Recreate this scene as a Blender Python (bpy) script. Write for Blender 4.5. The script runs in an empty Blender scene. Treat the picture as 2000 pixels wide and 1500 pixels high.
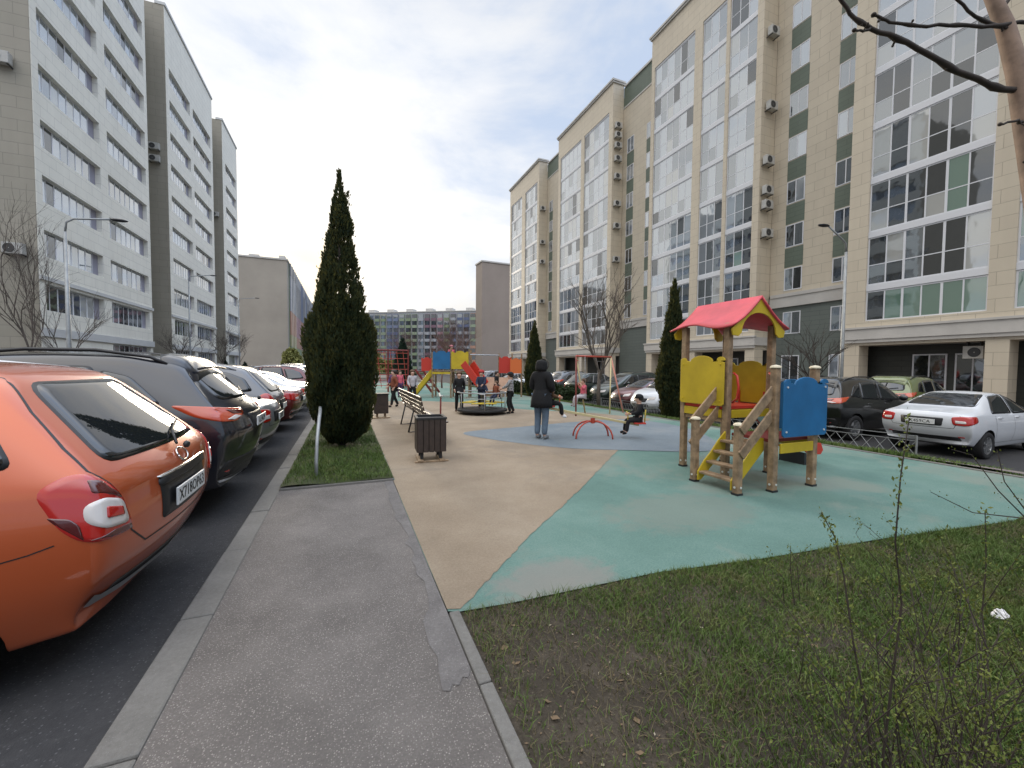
import bpy, bmesh, math, random
import numpy as np
from mathutils import Vector, Matrix, Quaternion
from mathutils.bvhtree import BVHTree
rad = math.radians
scene = bpy.context.scene
COL = scene.collection

# ------------------------------------------------------------------ camera
CAMH = 1.55
YAW = math.atan(325/800.); PITCH = math.atan(32/800.); ROLL = rad(.45)
cam_data = bpy.data.cameras.new('camera')
cam_data.lens = 14.4; cam_data.sensor_width = 36.0; cam_data.sensor_fit = 'HORIZONTAL'
cam_data.clip_start = 0.05; cam_data.clip_end = 3000
cam = bpy.data.objects.new('camera', cam_data); COL.objects.link(cam)
_f = Vector((math.sin(YAW)*math.cos(PITCH), math.cos(YAW)*math.cos(PITCH), -math.sin(PITCH)))
_r = Vector((math.cos(YAW), -math.sin(YAW), 0)); _u = _r.cross(_f)
_r2 = _r*math.cos(ROLL)+_u*math.sin(ROLL); _u2 = _u*math.cos(ROLL)-_r*math.sin(ROLL)
m = Matrix((_r2, _u2, -_f)).transposed().to_4x4(); m.translation = (0, 0, CAMH)
cam.matrix_world = m
scene.camera = cam

# ------------------------------------------------------------------ light
SUN_EL = rad(11.5); SUN_AZ = rad(-4.3)            # azimuth measured from +Y towards +X
sd = Vector((math.sin(SUN_AZ)*math.cos(SUN_EL), math.cos(SUN_AZ)*math.cos(SUN_EL), math.sin(SUN_EL)))
sun_data = bpy.data.lights.new('sun', 'SUN'); sun_data.energy = 1.6; sun_data.angle = rad(14); sun_data.color = (1.0, .86, .66)
sun = bpy.data.objects.new('sun', sun_data); COL.objects.link(sun)
sun.rotation_euler = sd.to_track_quat('Z', 'Y').to_euler(); sun.location = (0, 0, 60)

world = bpy.data.worlds.new('World'); scene.world = world; world.use_nodes = True
nt = world.node_tree; nt.nodes.clear()
def N(t, nt=None, **kw):
    n = nt.nodes.new(t)
    for k, v in kw.items(): setattr(n, k, v)
    return n
def L(nt, a, b): nt.links.new(a, b)
def mth(nt, op, a, b=None, c=None, clamp=False):
    n = nt.nodes.new('ShaderNodeMath'); n.operation = op; n.use_clamp = clamp
    for i, v in enumerate((a, b, c)):
        if v is None: continue
        if isinstance(v, (int, float)): n.inputs[i].default_value = v
        else: nt.links.new(v, n.inputs[i])
    return n.outputs[0]
def mixc(nt, f, a, b, bt='MIX'):
    n = nt.nodes.new('ShaderNodeMix'); n.data_type = 'RGBA'; n.blend_type = bt
    for s, v in ((n.inputs[0], f), (n.inputs[6], a), (n.inputs[7], b)):
        if isinstance(v, (int, float)): s.default_value = v
        elif isinstance(v, (tuple, list)): s.default_value = (*v[:3], 1)
        else: nt.links.new(v, s)
    return n.outputs[2]
def noise(nt, vec, scale, detail=4, rough=.55, dist=0.):
    n = nt.nodes.new('ShaderNodeTexNoise'); n.inputs['Scale'].default_value = scale
    n.inputs['Detail'].default_value = detail; n.inputs['Roughness'].default_value = rough; n.inputs['Distortion'].default_value = dist
    if vec is not None: nt.links.new(vec, n.inputs['Vector'])
    return n.outputs['Fac']
def ramp(nt, fac, stops):
    n = nt.nodes.new('ShaderNodeValToRGB'); e = n.color_ramp.elements
    while len(e) < len(stops): e.new(.5)
    for el, (p, c) in zip(e, stops):
        el.position = p; el.color = (*c, 1) if isinstance(c, (tuple, list)) else (c, c, c, 1)
    nt.links.new(fac, n.inputs['Fac']); return n.outputs['Color']

sky = N('ShaderNodeTexSky', nt, sky_type='NISHITA'); sky.sun_disc = False
sky.sun_elevation = SUN_EL; sky.sun_rotation = SUN_AZ; sky.air_density = 1.0; sky.dust_density = 1.5; sky.ozone_density = 2
tc = N('ShaderNodeTexCoord', nt); nrm = tc.outputs['Generated']
sep = N('ShaderNodeSeparateXYZ', nt); L(nt, nrm, sep.inputs[0])
z = mth(nt, 'MAXIMUM', sep.outputs[2], 0.0)
den = mth(nt, 'ADD', z, .13)
cx = mth(nt, 'DIVIDE', sep.outputs[0], den); cy = mth(nt, 'DIVIDE', sep.outputs[1], den)
cmb = N('ShaderNodeCombineXYZ', nt); L(nt, cx, cmb.inputs[0]); L(nt, cy, cmb.inputs[1]); cmb.inputs[2].default_value = 3.7
n1 = noise(nt, cmb.outputs[0], .55, 7, .56, .5)
n2 = noise(nt, cmb.outputs[0], 1.5, 8, .6, .3)
dens = mth(nt, 'ADD', mth(nt, 'MULTIPLY', n1, .65), mth(nt, 'MULTIPLY', n2, .35))
dot = N('ShaderNodeVectorMath', nt, operation='DOT_PRODUCT'); L(nt, nrm, dot.inputs[0]); dot.inputs[1].default_value = sd
dp = mth(nt, 'MAXIMUM', dot.outputs['Value'], 0.0)
wide = mth(nt, 'POWER', dp, 4.0); mid = mth(nt, 'POWER', dp, 22.0); tight = mth(nt, 'POWER', dp, 240.0)
mask = ramp(nt, mth(nt, 'ADD', mth(nt, 'ADD', dens, mth(nt, 'MULTIPLY', sep.outputs[0], -.10)), mth(nt, 'MULTIPLY', wide, .15)), [(.47, 0.0), (.54, .55), (.64, 1.0)])
# cloud brightness: thick cloud greyer, thin cloud and cloud near the sun brighter
shade = ramp(nt, n2, [(.3, (.86, .865, .88)), (.5, (.965, .955, .94)), (.7, (1.0, .985, .95))])
cst = mth(nt, 'ADD', .74, mth(nt, 'ADD', mth(nt, 'MULTIPLY', wide, .25), mth(nt, 'MULTIPLY', mid, .12)))
cst = mth(nt, 'ADD', cst, mth(nt, 'MULTIPLY', tight, .15))
low = ramp(nt, sep.outputs[2], [(0.0, .68), (.10, .74), (.24, 1.0)])
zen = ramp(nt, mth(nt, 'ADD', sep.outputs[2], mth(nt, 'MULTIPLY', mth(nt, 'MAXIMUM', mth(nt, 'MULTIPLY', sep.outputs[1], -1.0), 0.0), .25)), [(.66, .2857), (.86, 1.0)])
zen = mth(nt, 'MULTIPLY', zen, 3.5)  # extra brightness added to the unseen sky overhead and behind, lighting the scene
low2 = mth(nt, 'MAXIMUM', low, mth(nt, 'MINIMUM', mth(nt, 'MULTIPLY', mth(nt, 'POWER', dp, 12.), 1.25), 1.0))
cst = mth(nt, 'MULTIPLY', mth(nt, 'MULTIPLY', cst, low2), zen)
ccol = mixc(nt, mth(nt, 'MINIMUM', mth(nt, 'ADD', mth(nt, 'MULTIPLY', mid, .22), mth(nt, 'MULTIPLY', tight, .85)), 1.0), shade, (1.0, .84, .60))
warm = ramp(nt, sep.outputs[2], [(.60, 0.0), (.85, 1.0)])
ccol = mixc(nt, warm, ccol, (1.0, .93, .83))
bgc = N('ShaderNodeBackground', nt); L(nt, ccol, bgc.inputs[0]); L(nt, cst, bgc.inputs[1])
skyc = mixc(nt, .78, sky.outputs[0], (6.0, 7.05, 8.9))
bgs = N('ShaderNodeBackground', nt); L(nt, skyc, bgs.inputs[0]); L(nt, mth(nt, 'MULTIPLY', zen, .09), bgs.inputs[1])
mx = N('ShaderNodeMixShader', nt); L(nt, mask, mx.inputs[0]); L(nt, bgs.outputs[0], mx.inputs[1]); L(nt, bgc.outputs[0], mx.inputs[2])
wo = N('ShaderNodeOutputWorld', nt); L(nt, mx.outputs[0], wo.inputs[0])

scene.view_settings.view_transform = 'Standard'; scene.view_settings.look = 'None'
scene.view_settings.exposure = 0.34; scene.view_settings.gamma = 1.0
scene.cycles.max_bounces = 6; scene.cycles.transparent_max_bounces = 4; scene.cycles.sample_clamp_indirect = 4.0
scene.cycles.use_denoising = True

# ------------------------------------------------------------------ materials
MATS = {}
def mat(name, col, rough=.6, metal=0., var=.0, vscale=3., col2=None, bump=0., bscale=30., coat=0., spec=.5, ior=1.5, alpha=None):
    if name in MATS: return MATS[name]
    m = bpy.data.materials.new(name); m.use_nodes = True; t = m.node_tree
    b = t.nodes['Principled BSDF']; b.inputs['Base Color'].default_value = (*col, 1)
    b.inputs['Roughness'].default_value = rough; b.inputs['Metallic'].default_value = metal
    b.inputs['Coat Weight'].default_value = coat; b.inputs['Coat Roughness'].default_value = .04
    b.inputs['Specular IOR Level'].default_value = spec; b.inputs['IOR'].default_value = ior
    if var > 0 or bump > 0 or col2:
        c = t.nodes.new('ShaderNodeTexCoord').outputs['Object']
        if var > 0 or col2:
            f = noise(t, c, vscale, 6, .6)
            c2 = col2 if col2 else tuple(x*(1-var) for x in col)
            c1 = col if col2 else tuple(min(1, x*(1+var)) for x in col)
            r = ramp(t, f, [(.35, c2), (.65, c1)])
            t.links.new(r, b.inputs['Base Color'])
        if bump > 0:
            f = noise(t, c, bscale, 4, .6)
            bn = t.nodes.new('ShaderNodeBump'); bn.inputs['Strength'].default_value = bump; bn.inputs['Distance'].default_value = .01
            t.links.new(f, bn.inputs['Height']); t.links.new(bn.outputs[0], b.inputs['Normal'])
    MATS[name] = m; return m
def tile_mat(name, c1, c2, mortar, bw=1.2, bh=.6, ms=.012, rough=.55, stain=.20):
    m = bpy.data.materials.new(name); m.use_nodes = True; t = m.node_tree; b = t.nodes['Principled BSDF']
    g = t.nodes.new('ShaderNodeNewGeometry'); s = t.nodes.new('ShaderNodeSeparateXYZ'); t.links.new(g.outputs['Position'], s.inputs[0])
    u = mth(t, 'ADD', s.outputs[0], s.outputs[1]); cb = t.nodes.new('ShaderNodeCombineXYZ'); t.links.new(u, cb.inputs[0]); t.links.new(s.outputs[2], cb.inputs[1])
    br = t.nodes.new('ShaderNodeTexBrick'); t.links.new(cb.outputs[0], br.inputs['Vector'])
    br.inputs['Color1'].default_value = (*c1, 1); br.inputs['Color2'].default_value = (*c2, 1); br.inputs['Mortar'].default_value = (*mortar, 1)
    br.inputs['Scale'].default_value = 1.0; br.inputs['Brick Width'].default_value = bw; br.inputs['Row Height'].default_value = bh
    br.inputs['Mortar Size'].default_value = ms; br.inputs['Mortar Smooth'].default_value = .3; br.offset = .5
    f = noise(t, g.outputs['Position'], .35, 6, .65); mp = t.nodes.new('ShaderNodeMapping'); mp.inputs['Scale'].default_value = (2.2, 2.2, .12); t.links.new(g.outputs['Position'], mp.inputs[0])
    f = mth(t, 'ADD', mth(t, 'MULTIPLY', f, .55), mth(t, 'MULTIPLY', noise(t, mp.outputs[0], 1.0, 5, .6), .45))   # damp streaks down the tiles
    k = mth(t, 'ADD', mth(t, 'MULTIPLY', f, stain*2), 1-stain)
    o = mixc(t, 1.0, br.outputs['Color'], (1, 1, 1), 'MULTIPLY')
    kk = t.nodes.new('ShaderNodeCombineXYZ')
    for i in range(3): t.links.new(k, kk.inputs[i])
    t.links.new(o.node.outputs[2], b.inputs['Base Color']); t.links.new(kk.outputs[0], o.node.inputs[7])
    b.inputs['Roughness'].default_value = rough
    bn = t.nodes.new('ShaderNodeBump'); bn.inputs['Strength'].default_value = .5; bn.inputs['Distance'].default_value = .02; bn.invert = True
    t.links.new(br.outputs['Fac'], bn.inputs['Height']); t.links.new(bn.outputs[0], b.inputs['Normal'])
    MATS[name] = m; return m
tile_mat('cream_tile', (.56, .495, .39), (.535, .47, .37), (.36, .315, .245))
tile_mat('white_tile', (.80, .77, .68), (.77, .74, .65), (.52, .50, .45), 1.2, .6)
tile_mat('shaded_tile', (.32, .29, .235), (.30, .275, .22), (.22, .20, .165), 1.2, .6)  # white tile darkened for the end walls, their shade put into the colour
tile_mat('green_tile', (.125, .155, .12), (.115, .143, .11), (.08, .10, .08), 1.2, .3)
tile_mat('grey_green_tile', (.13, .15, .135), (.12, .138, .124), (.075, .088, .08), 1.2, .3)
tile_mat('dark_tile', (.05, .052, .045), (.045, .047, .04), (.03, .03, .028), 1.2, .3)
mat('trim_white', (.55, .55, .54), .5, var=.06, vscale=.6)
mat('cornice', (.50, .48, .45), .6, var=.08, vscale=.8)
mat('frame_white', (.66, .67, .70), .35)
mat('frame_dark', (.10, .10, .11), .4)
mat('plaster_jamb', (.30, .29, .35), .7)
mat('interior', (.035, .033, .03), .9)
def glass(name, col, rough=.03, ior=1.6, spec=.7, wob=.2, refl=.22):
    m = mat(name, col, rough, ior=ior, spec=spec); t = m.node_tree; b = t.nodes['Principled BSDF']
    g = t.nodes.new('ShaderNodeNewGeometry'); f = noise(t, g.outputs['Position'], .9, 2, .5)
    bn = t.nodes.new('ShaderNodeBump'); bn.inputs['Strength'].default_value = wob; bn.inputs['Distance'].default_value = .03
    t.links.new(f, bn.inputs['Height']); t.links.new(bn.outputs[0], b.inputs['Normal'])
    gs = t.nodes.new('ShaderNodeBsdfGlossy'); gs.inputs['Color'].default_value = (.84, .88, .90, 1); gs.inputs['Roughness'].default_value = rough; t.links.new(bn.outputs[0], gs.inputs['Normal'])
    mx = t.nodes.new('ShaderNodeMixShader'); mx.inputs[0].default_value = refl; t.links.new(b.outputs[0], mx.inputs[1]); t.links.new(gs.outputs[0], mx.inputs[2])
    t.links.new(mx.outputs[0], t.nodes['Material Output'].inputs['Surface']); return m
glass('glass_dark', (.018, .020, .022), refl=.12); glass('glass_mid', (.09, .105, .12), refl=.32); glass('glass_light', (.25, .28, .32), refl=.38); glass('glass_curtain', (.40, .40, .38), refl=.25)
glass('glass_green', (.13, .22, .17)); glass('glass_blind', (.20, .22, .21))
mat('ac_body', (.45, .44, .41), .5, var=.1, vscale=4); mat('ac_dark', (.05, .05, .05), .5)
mat('wood_post', (.25, .17, .10), .7, var=.35, vscale=9, bump=.4, bscale=55); mat('wood_cap', (.62, .55, .40), .5)
mat('yellow_panel', (.48, .345, .014), .5, var=.12, vscale=2.5); mat('blue_panel', (.010, .115, .27), .42, var=.14, vscale=2.5)
mat('red_roof', (.54, .062, .075), .5, var=.14, vscale=3); mat('red_plastic', (.48, .035, .02), .4); mat('orange_plastic', (.62, .14, .03), .4)
mat('dark_red', (.16, .02, .015), .6)
mat('steel', (.42, .42, .43), .35, .8, var=.1, vscale=10); mat('bolt', (.75, .75, .72), .3, .4)
mat('dark_metal', (.03, .03, .032), .45, .3); mat('galv', (.30, .31, .31), .5, .4, var=.15, vscale=6)
mat('red_paint', (.40, .055, .03), .45); mat('pink_paint', (.55, .22, .16), .5); mat('yellow_pole', (.50, .42, .22), .5)
mat('tyre', (.012, .012, .013), .85, bump=.2, bscale=60); mat('rim', (.38, .39, .40), .3, .8); mat('rubber', (.012, .012, .012), .7)
mat('car_glass', (.010, .012, .014), .02, spec=.8, ior=1.55); mat('trim_black', (.014, .014, .015), .45); mat('well', (.006, .006, .006), .9)
mat('plate', (.62, .63, .62), .4); mat('ink', (.01, .01, .01), .5); mat('chrome', (.6, .6, .6), .12, 1.0)
mat('lamp_red', (.42, .012, .008), .15, coat=1); mat('lamp_dark', (.075, .006, .006), .12, coat=1); mat('lamp_white', (.62, .58, .55), .15, coat=1); mat('lamp_orange', (.48, .06, .018), .15, coat=1)
mat('silver_trim', (.45, .46, .48), .35, .6)
def paint(name, col, metal=.25, rough=.32):
    m = mat(name, col, rough, metal, coat=1.0); t = m.node_tree; b = t.nodes['Principled BSDF']; c = t.nodes.new('ShaderNodeTexCoord').outputs['Object']; s = t.nodes.new('ShaderNodeSeparateXYZ'); t.links.new(c, s.inputs[0])
    n_ = noise(t, c, 5, 7, .7); h = mth(t, 'MULTIPLY', mth(t, 'SUBTRACT', .62, s.outputs[2]), 1.5, clamp=True); k = mth(t, 'MULTIPLY', h, n_, clamp=True)    # road dust on the lower body
    k = mth(t, 'ADD', mth(t, 'MULTIPLY', k, .6), mth(t, 'MULTIPLY', n_, .012)); t.links.new(mixc(t, k, col, (.16, .14, .12)), b.inputs['Base Color'])
    t.links.new(mth(t, 'ADD', rough, mth(t, 'MULTIPLY', k, .6)), b.inputs['Roughness']); t.links.new(mth(t, 'SUBTRACT', 1.0, mth(t, 'MULTIPLY', k, 1.3), clamp=True), b.inputs['Coat Weight']); return m
paint('paint_orange', (.46, .085, .020), .35, .35); paint('paint_navy', (.006, .008, .015), .2, .28); paint('paint_black', (.010, .011, .011))
paint('paint_silver', (.34, .35, .36), .55); paint('paint_red', (.13, .012, .012), .3); paint('paint_white', (.62, .64, .67), 0.0, .35)
paint('paint_grey', (.10, .105, .115), .5); paint('paint_lime', (.13, .16, .05), .2); paint('paint_maroon', (.10, .014, .018), .3)
paint('paint_darkgreen', (.012, .026, .02), .3); paint('paint_blue', (.02, .05, .13), .3); paint('paint_beige', (.40, .38, .34), .4)
mat('skin', (.50, .30, .22), .55); mat('hair_dark', (.022, .014, .010), .7); mat('hair_brown', (.09, .045, .02), .7)
for n_, c_ in dict(black=(.005, .005, .006), jeans=(.10, .14, .19), navy=(.015, .02, .045), grey=(.20, .21, .22), rust=(.20, .06, .03), red=(.35, .03, .03),
                   pink=(.60, .12, .16), lightgrey=(.42, .40, .42), white=(.7, .7, .7), camo=(.22, .23, .22), brown=(.09, .045, .02), purple=(.10, .05, .12), fur=(.16, .14, .12), dpink=(.38, .14, .16)).items():
    mat('cloth_'+n_, c_, .9, var=.18, vscale=9, bump=.5, bscale=22)
mat('cloth_pattern', (.45, .45, .45), .9, vscale=22, col2=(.03, .03, .035))
mat('bark_tan', (.24, .165, .12), .7, var=.25, vscale=9, bump=.3); mat('bark_dark', (.035, .026, .020), .85, var=.3, vscale=12); mat('bark_grey', (.10, .08, .065), .85, var=.3, vscale=9)
mat('bark_red', (.13, .07, .055), .85, var=.2)
def foliage(name, c1, c2, c3, scale=5., thin=False):
    m = bpy.data.materials.new(name); m.use_nodes = True; t = m.node_tree; b = t.nodes['Principled BSDF']
    g = t.nodes.new('ShaderNodeNewGeometry'); f = noise(t, g.outputs['Position'], scale, 5, .7)
    t.links.new(ramp(t, f, [(.3, c1), (.52, c2), (.72, c3)]), b.inputs['Base Color']); b.inputs['Roughness'].default_value = .7
    b.inputs['Specular IOR Level'].default_value = .25
    if thin:                                                        # light shines through the thin sprays
        tr = t.nodes.new('ShaderNodeBsdfTranslucent'); tr.inputs[0].default_value = (.17, .15, .04, 1); mx = t.nodes.new('ShaderNodeMixShader'); mx.inputs[0].default_value = .38
        t.links.new(b.outputs[0], mx.inputs[1]); t.links.new(tr.outputs[0], mx.inputs[2]); t.links.new(mx.outputs[0], t.nodes['Material Output'].inputs['Surface'])
    MATS[name] = m; return m
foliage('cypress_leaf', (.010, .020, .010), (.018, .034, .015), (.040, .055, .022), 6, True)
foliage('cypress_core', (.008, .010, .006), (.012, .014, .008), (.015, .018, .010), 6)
foliage('conifer_leaf', (.008, .018, .012), (.014, .03, .018), (.025, .045, .025), 3)
foliage('bud_leaf', (.065, .088, .014), (.105, .128, .024), (.165, .175, .045), 12)
foliage('grass_blade', (.048, .086, .017), (.088, .135, .030), (.15, .15, .055), 3.5)
foliage('straw_blade', (.07, .056, .028), (.12, .098, .05), (.18, .15, .085), 5)
foliage('hedge_leaf', (.012, .022, .008), (.022, .038, .012), (.04, .06, .02), 5)
foliage('spring_leaf', (.16, .17, .05), (.22, .22, .07), (.30, .28, .10), 2)

# ------------------------------------------------------------------ building blocks
def tag(o, label=None, cat=None, group=None, kind=None):
    if label: o['label'] = label
    if cat: o['category'] = cat
    if group: o['group'] = group
    if kind: o['kind'] = kind
    return o
def thing(name, label, cat, loc=(0, 0, 0), rz=0., group=None):
    o = bpy.data.objects.new(name, None); COL.objects.link(o); o.location = loc; o.rotation_euler = (0, 0, rz); o.empty_display_size = .2
    return tag(o, label, cat, group)
class MB:
    def __init__(s): s.v = []; s.f = []; s.m = []; s.mi = 0
    def add(s, vs, fs):
        b = len(s.v); s.v += [tuple(v) for v in vs]; s.f += [tuple(b+i for i in f) for f in fs]; s.m += [s.mi]*len(fs); return s
    def box(s, c, d, rz=0., M=None):
        x, y, z = (e/2 for e in d); vs = [Vector((i*x, j*y, k*z)) for k in (-1, 1) for j in (-1, 1) for i in (-1, 1)]
        if rz: R = Matrix.Rotation(rz, 3, 'Z'); vs = [R@v for v in vs]
        if M is not None: vs = [M@v for v in vs]
        vs = [v+Vector(c) for v in vs]
        return s.add(vs, [(0, 2, 3, 1), (4, 5, 7, 6), (0, 1, 5, 4), (2, 6, 7, 3), (0, 4, 6, 2), (1, 3, 7, 5)])
    def bx(s, x0, x1, y0, y1, z0, z1): return s.box(((x0+x1)/2, (y0+y1)/2, (z0+z1)/2), (abs(x1-x0), abs(y1-y0), abs(z1-z0)))
    def beam(s, a, b, w, h, up=(0, 0, 1)):
        a = Vector(a); b = Vector(b); d = (b-a); ln = d.length; d.normalize(); sx = d.cross(Vector(up)).normalized(); uz = sx.cross(d)
        vs = [p+sx*(i*w/2)+uz*(k*h/2) for p in (a, b) for k in (-1, 1) for i in (-1, 1)]
        return s.add(vs, [(0, 1, 3, 2), (4, 6, 7, 5), (0, 4, 5, 1), (2, 3, 7, 6), (0, 2, 6, 4), (1, 5, 7, 3)])
    def tube(s, pts, r, seg=8, caps=True):
        pts = [Vector(p) for p in pts]; n = len(pts); rs = r if isinstance(r, (list, tuple)) else [r]*n
        vs = []; up = None
        for i, p in enumerate(pts):
            d = (pts[min(i+1, n-1)]-pts[max(i-1, 0)]).normalized()
            if up is None: up = Vector((0, 0, 1)) if abs(d.z) < .9 else Vector((1, 0, 0))
            a = d.cross(up).normalized(); b = a.cross(d); up = b
            vs += [p+(a*math.cos(2*math.pi*k/seg)+b*math.sin(2*math.pi*k/seg))*rs[i] for k in range(seg)]
        fs = [(i*seg+k, i*seg+(k+1) % seg, (i+1)*seg+(k+1) % seg, (i+1)*seg+k) for i in range(n-1) for k in range(seg)]
        if caps: fs += [tuple(range(seg-1, -1, -1)), tuple((n-1)*seg+k for k in range(seg))]
        return s.add(vs, fs)
    def lathe(s, prof, c=(0, 0, 0), seg=24, axis='Z', M=None):
        vs = []
        for r, h in prof:
            for k in range(seg):
                a = 2*math.pi*k/seg; x, y = r*math.cos(a), r*math.sin(a)
                v = Vector((x, y, h)) if axis == 'Z' else Vector((x, h, y)) if axis == 'Y' else Vector((h, x, y))
                if M is not None: v = M@v
                vs.append(v+Vector(c))
        n = len(prof); fs = [(i*seg+k, i*seg+(k+1) % seg, (i+1)*seg+(k+1) % seg, (i+1)*seg+k) for i in range(n-1) for k in range(seg)]
        return s.add(vs, fs)
    def prism(s, poly, o, u, v, w):
        """poly (a,b) in the plane o + a u + b v, extruded by the vector w"""
        o, u, v, w = (Vector(q) for q in (o, u, v, w)); n = len(poly)
        base = [o+u*a+v*b for a, b in poly]; vs = base+[p+w for p in base]
        return s.add(vs, [tuple(range(n)), tuple(range(2*n-1, n-1, -1))]+[(i, n+i, n+(i+1) % n, (i+1) % n) for i in range(n)])
    def ell(s, c, r, seg=12, rings=8, M=None):
        vs = []; c = Vector(c)
        for i in range(rings+1):
            t = math.pi*i/rings
            for k in range(seg):
                a = 2*math.pi*k/seg; q = Vector((r[0]*math.sin(t)*math.cos(a), r[1]*math.sin(t)*math.sin(a), r[2]*math.cos(t)))
                if M is not None: q = M@q
                vs.append(c+q)
        return s.add(vs, [(i*seg+k, (i+1)*seg+k, (i+1)*seg+(k+1) % seg, i*seg+(k+1) % seg) for i in range(rings) for k in range(seg)])
    def mesh(s, name, mats, smooth=False):
        me = bpy.data.meshes.new(name); me.from_pydata([tuple(v) for v in s.v], [], s.f)
        for q in (mats if isinstance(mats, (list, tuple)) else [mats]): me.materials.append(MATS[q] if isinstance(q, str) else q)
        me.polygons.foreach_set('material_index', s.m)
        bm = bmesh.new(); bm.from_mesh(me); bmesh.ops.recalc_face_normals(bm, faces=bm.faces); bm.to_mesh(me); bm.free()
        if smooth: me.polygons.foreach_set('use_smooth', [True]*len(me.polygons))
        return me
    def build(s, name, mats, parent=None, smooth=False, bevel=0.):
        o = obj(name, s.mesh(name, mats, smooth), parent)
        if bevel:
            md = o.modifiers.new('bevel', 'BEVEL'); md.width = bevel; md.segments = 2; md.limit_method = 'ANGLE'; md.angle_limit = rad(40)
        return o
def obj(name, me, parent=None):
    o = bpy.data.objects.new(name, me); COL.objects.link(o)
    if parent is not None: o.parent = parent
    return o
def struct(o): o['kind'] = 'structure'; return o
def copy_tree(o, parent=None):
    c = o.copy(); COL.objects.link(c)
    if parent is not None: c.parent = parent
    for ch in list(o.children): copy_tree(ch, c)
    return c
def tri_mesh(name, co, mats, mi=None, nv=3):
    """fast mesh from an (n, nv, 3) array of separate faces"""
    co = np.asarray(co, dtype=np.float32); n = len(co)
    me = bpy.data.meshes.new(name); me.vertices.add(n*nv); me.vertices.foreach_set('co', co.reshape(-1))
    me.loops.add(n*nv); me.loops.foreach_set('vertex_index', np.arange(n*nv, dtype=np.int32))
    me.polygons.add(n); me.polygons.foreach_set('loop_start', np.arange(0, n*nv, nv, dtype=np.int32)); me.polygons.foreach_set('loop_total', np.full(n, nv, dtype=np.int32))
    for q in mats: me.materials.append(MATS[q])
    if mi is not None: me.polygons.foreach_set('material_index', np.asarray(mi, dtype=np.int32))
    me.update(); me.validate(); return me
def skin(verts, edges, radii, mat_name, name, parent, level=2, root=0):
    me = bpy.data.meshes.new(name+'_cage'); me.from_pydata([tuple(v) for v in verts], edges, [])
    o = bpy.data.objects.new(name+'_cage', me); COL.objects.link(o)
    md = o.modifiers.new('s', 'SKIN'); md.use_smooth_shade = True
    ly = me.skin_vertices[0].data if me.skin_vertices else None
    if ly is None:
        bm = bmesh.new(); bm.from_mesh(me); bm.verts.layers.skin.verify(); bm.to_mesh(me); bm.free(); ly = me.skin_vertices[0].data
    for i, r in enumerate(radii):
        ly[i].radius = r if isinstance(r, (tuple, list)) else (r, r); ly[i].use_root = (i == root)
    sb = o.modifiers.new('u', 'SUBSURF'); sb.levels = level; sb.render_levels = level
    dg = bpy.context.evaluated_depsgraph_get(); dg.update(); ev = o.evaluated_get(dg); nm = bpy.data.meshes.new_from_object(ev)
    bpy.data.objects.remove(o); bpy.data.meshes.remove(me); nm.name = name; nm.materials.clear(); nm.materials.append(MATS[mat_name])
    nm.polygons.foreach_set('use_smooth', [True]*len(nm.polygons)); nm.polygons.foreach_set('material_index', [0]*len(nm.polygons))
    return obj(name, nm, parent)
# ================================================================== GROUND
def ground_mat(name, stops, scales, speck=None, bump=.4, bscale=120., rough=.9, wear=None):
    """stops: colour ramp over a mix of a broad and a fine noise in world space"""
    m = bpy.data.materials.new(name); m.use_nodes = True; t = m.node_tree; b = t.nodes['Principled BSDF']
    g = t.nodes.new('ShaderNodeNewGeometry'); p = g.outputs['Position']
    a = noise(t, p, scales[0], 6, .6); f = noise(t, p, scales[1], 3, .7)
    c = ramp(t, mth(t, 'ADD', mth(t, 'MULTIPLY', a, .6), mth(t, 'MULTIPLY', f, .4)), stops)
    if wear:
        w = noise(t, p, wear[0], 7, .65, .4); wm = ramp(t, w, [(wear[1], 0.), (wear[1]+.08, 1.)])
        c = mixc(t, mth(t, 'MULTIPLY', wm, wear[3]), c, wear[2])
    if speck:
        v = t.nodes.new('ShaderNodeTexVoronoi'); v.inputs['Scale'].default_value = speck[0]; t.links.new(p, v.inputs['Vector'])
        sm = ramp(t, v.outputs['Distance'], [(speck[1], 1.), (speck[1]+.08, 0.)]); rn = t.nodes.new('ShaderNodeSeparateColor'); t.links.new(v.outputs['Color'], rn.inputs[0])
        k = mth(t, 'MULTIPLY', sm, mth(t, 'POWER', rn.outputs[0], 2.2))
        c = mixc(t, mth(t, 'MULTIPLY', k, speck[3]), c, speck[2])
    t.links.new(c, b.inputs['Base Color']); b.inputs['Roughness'].default_value = rough; b.inputs['Specular IOR Level'].default_value = .3
    h = noise(t, p, bscale, 3, .7); bn = t.nodes.new('ShaderNodeBump'); bn.inputs['Strength'].default_value = bump; bn.inputs['Distance'].default_value = .010
    t.links.new(h, bn.inputs['Height']); t.links.new(bn.outputs[0], b.inputs['Normal'])
    MATS[name] = m; return m
ground_mat('asphalt_path', [(.30, (.105, .094, .085)), (.5, (.165, .148, .135)), (.70, (.235, .212, .193))], (1.6, 85), (115, .32, (.46, .42, .37), .75), 1.0, 170, wear=(.8, .50, (.125, .114, .104), .22))
ground_mat('asphalt_road', [(.3, (.028, .028, .029)), (.55, (.046, .045, .046)), (.75, (.075, .073, .07))], (.5, 20), (55, .2, (.20, .20, .20), .5), .6, 110)
ground_mat('asphalt_far', [(.3, (.07, .068, .066)), (.7, (.11, .105, .10))], (.3, 14), None, .3, 60)
ground_mat('patch_concrete', [(.3, (.10, .092, .088)), (.55, (.155, .143, .135)), (.72, (.215, .20, .19))], (5, 60), (95, .25, (.36, .34, .33), .5), .9, 90)
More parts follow.
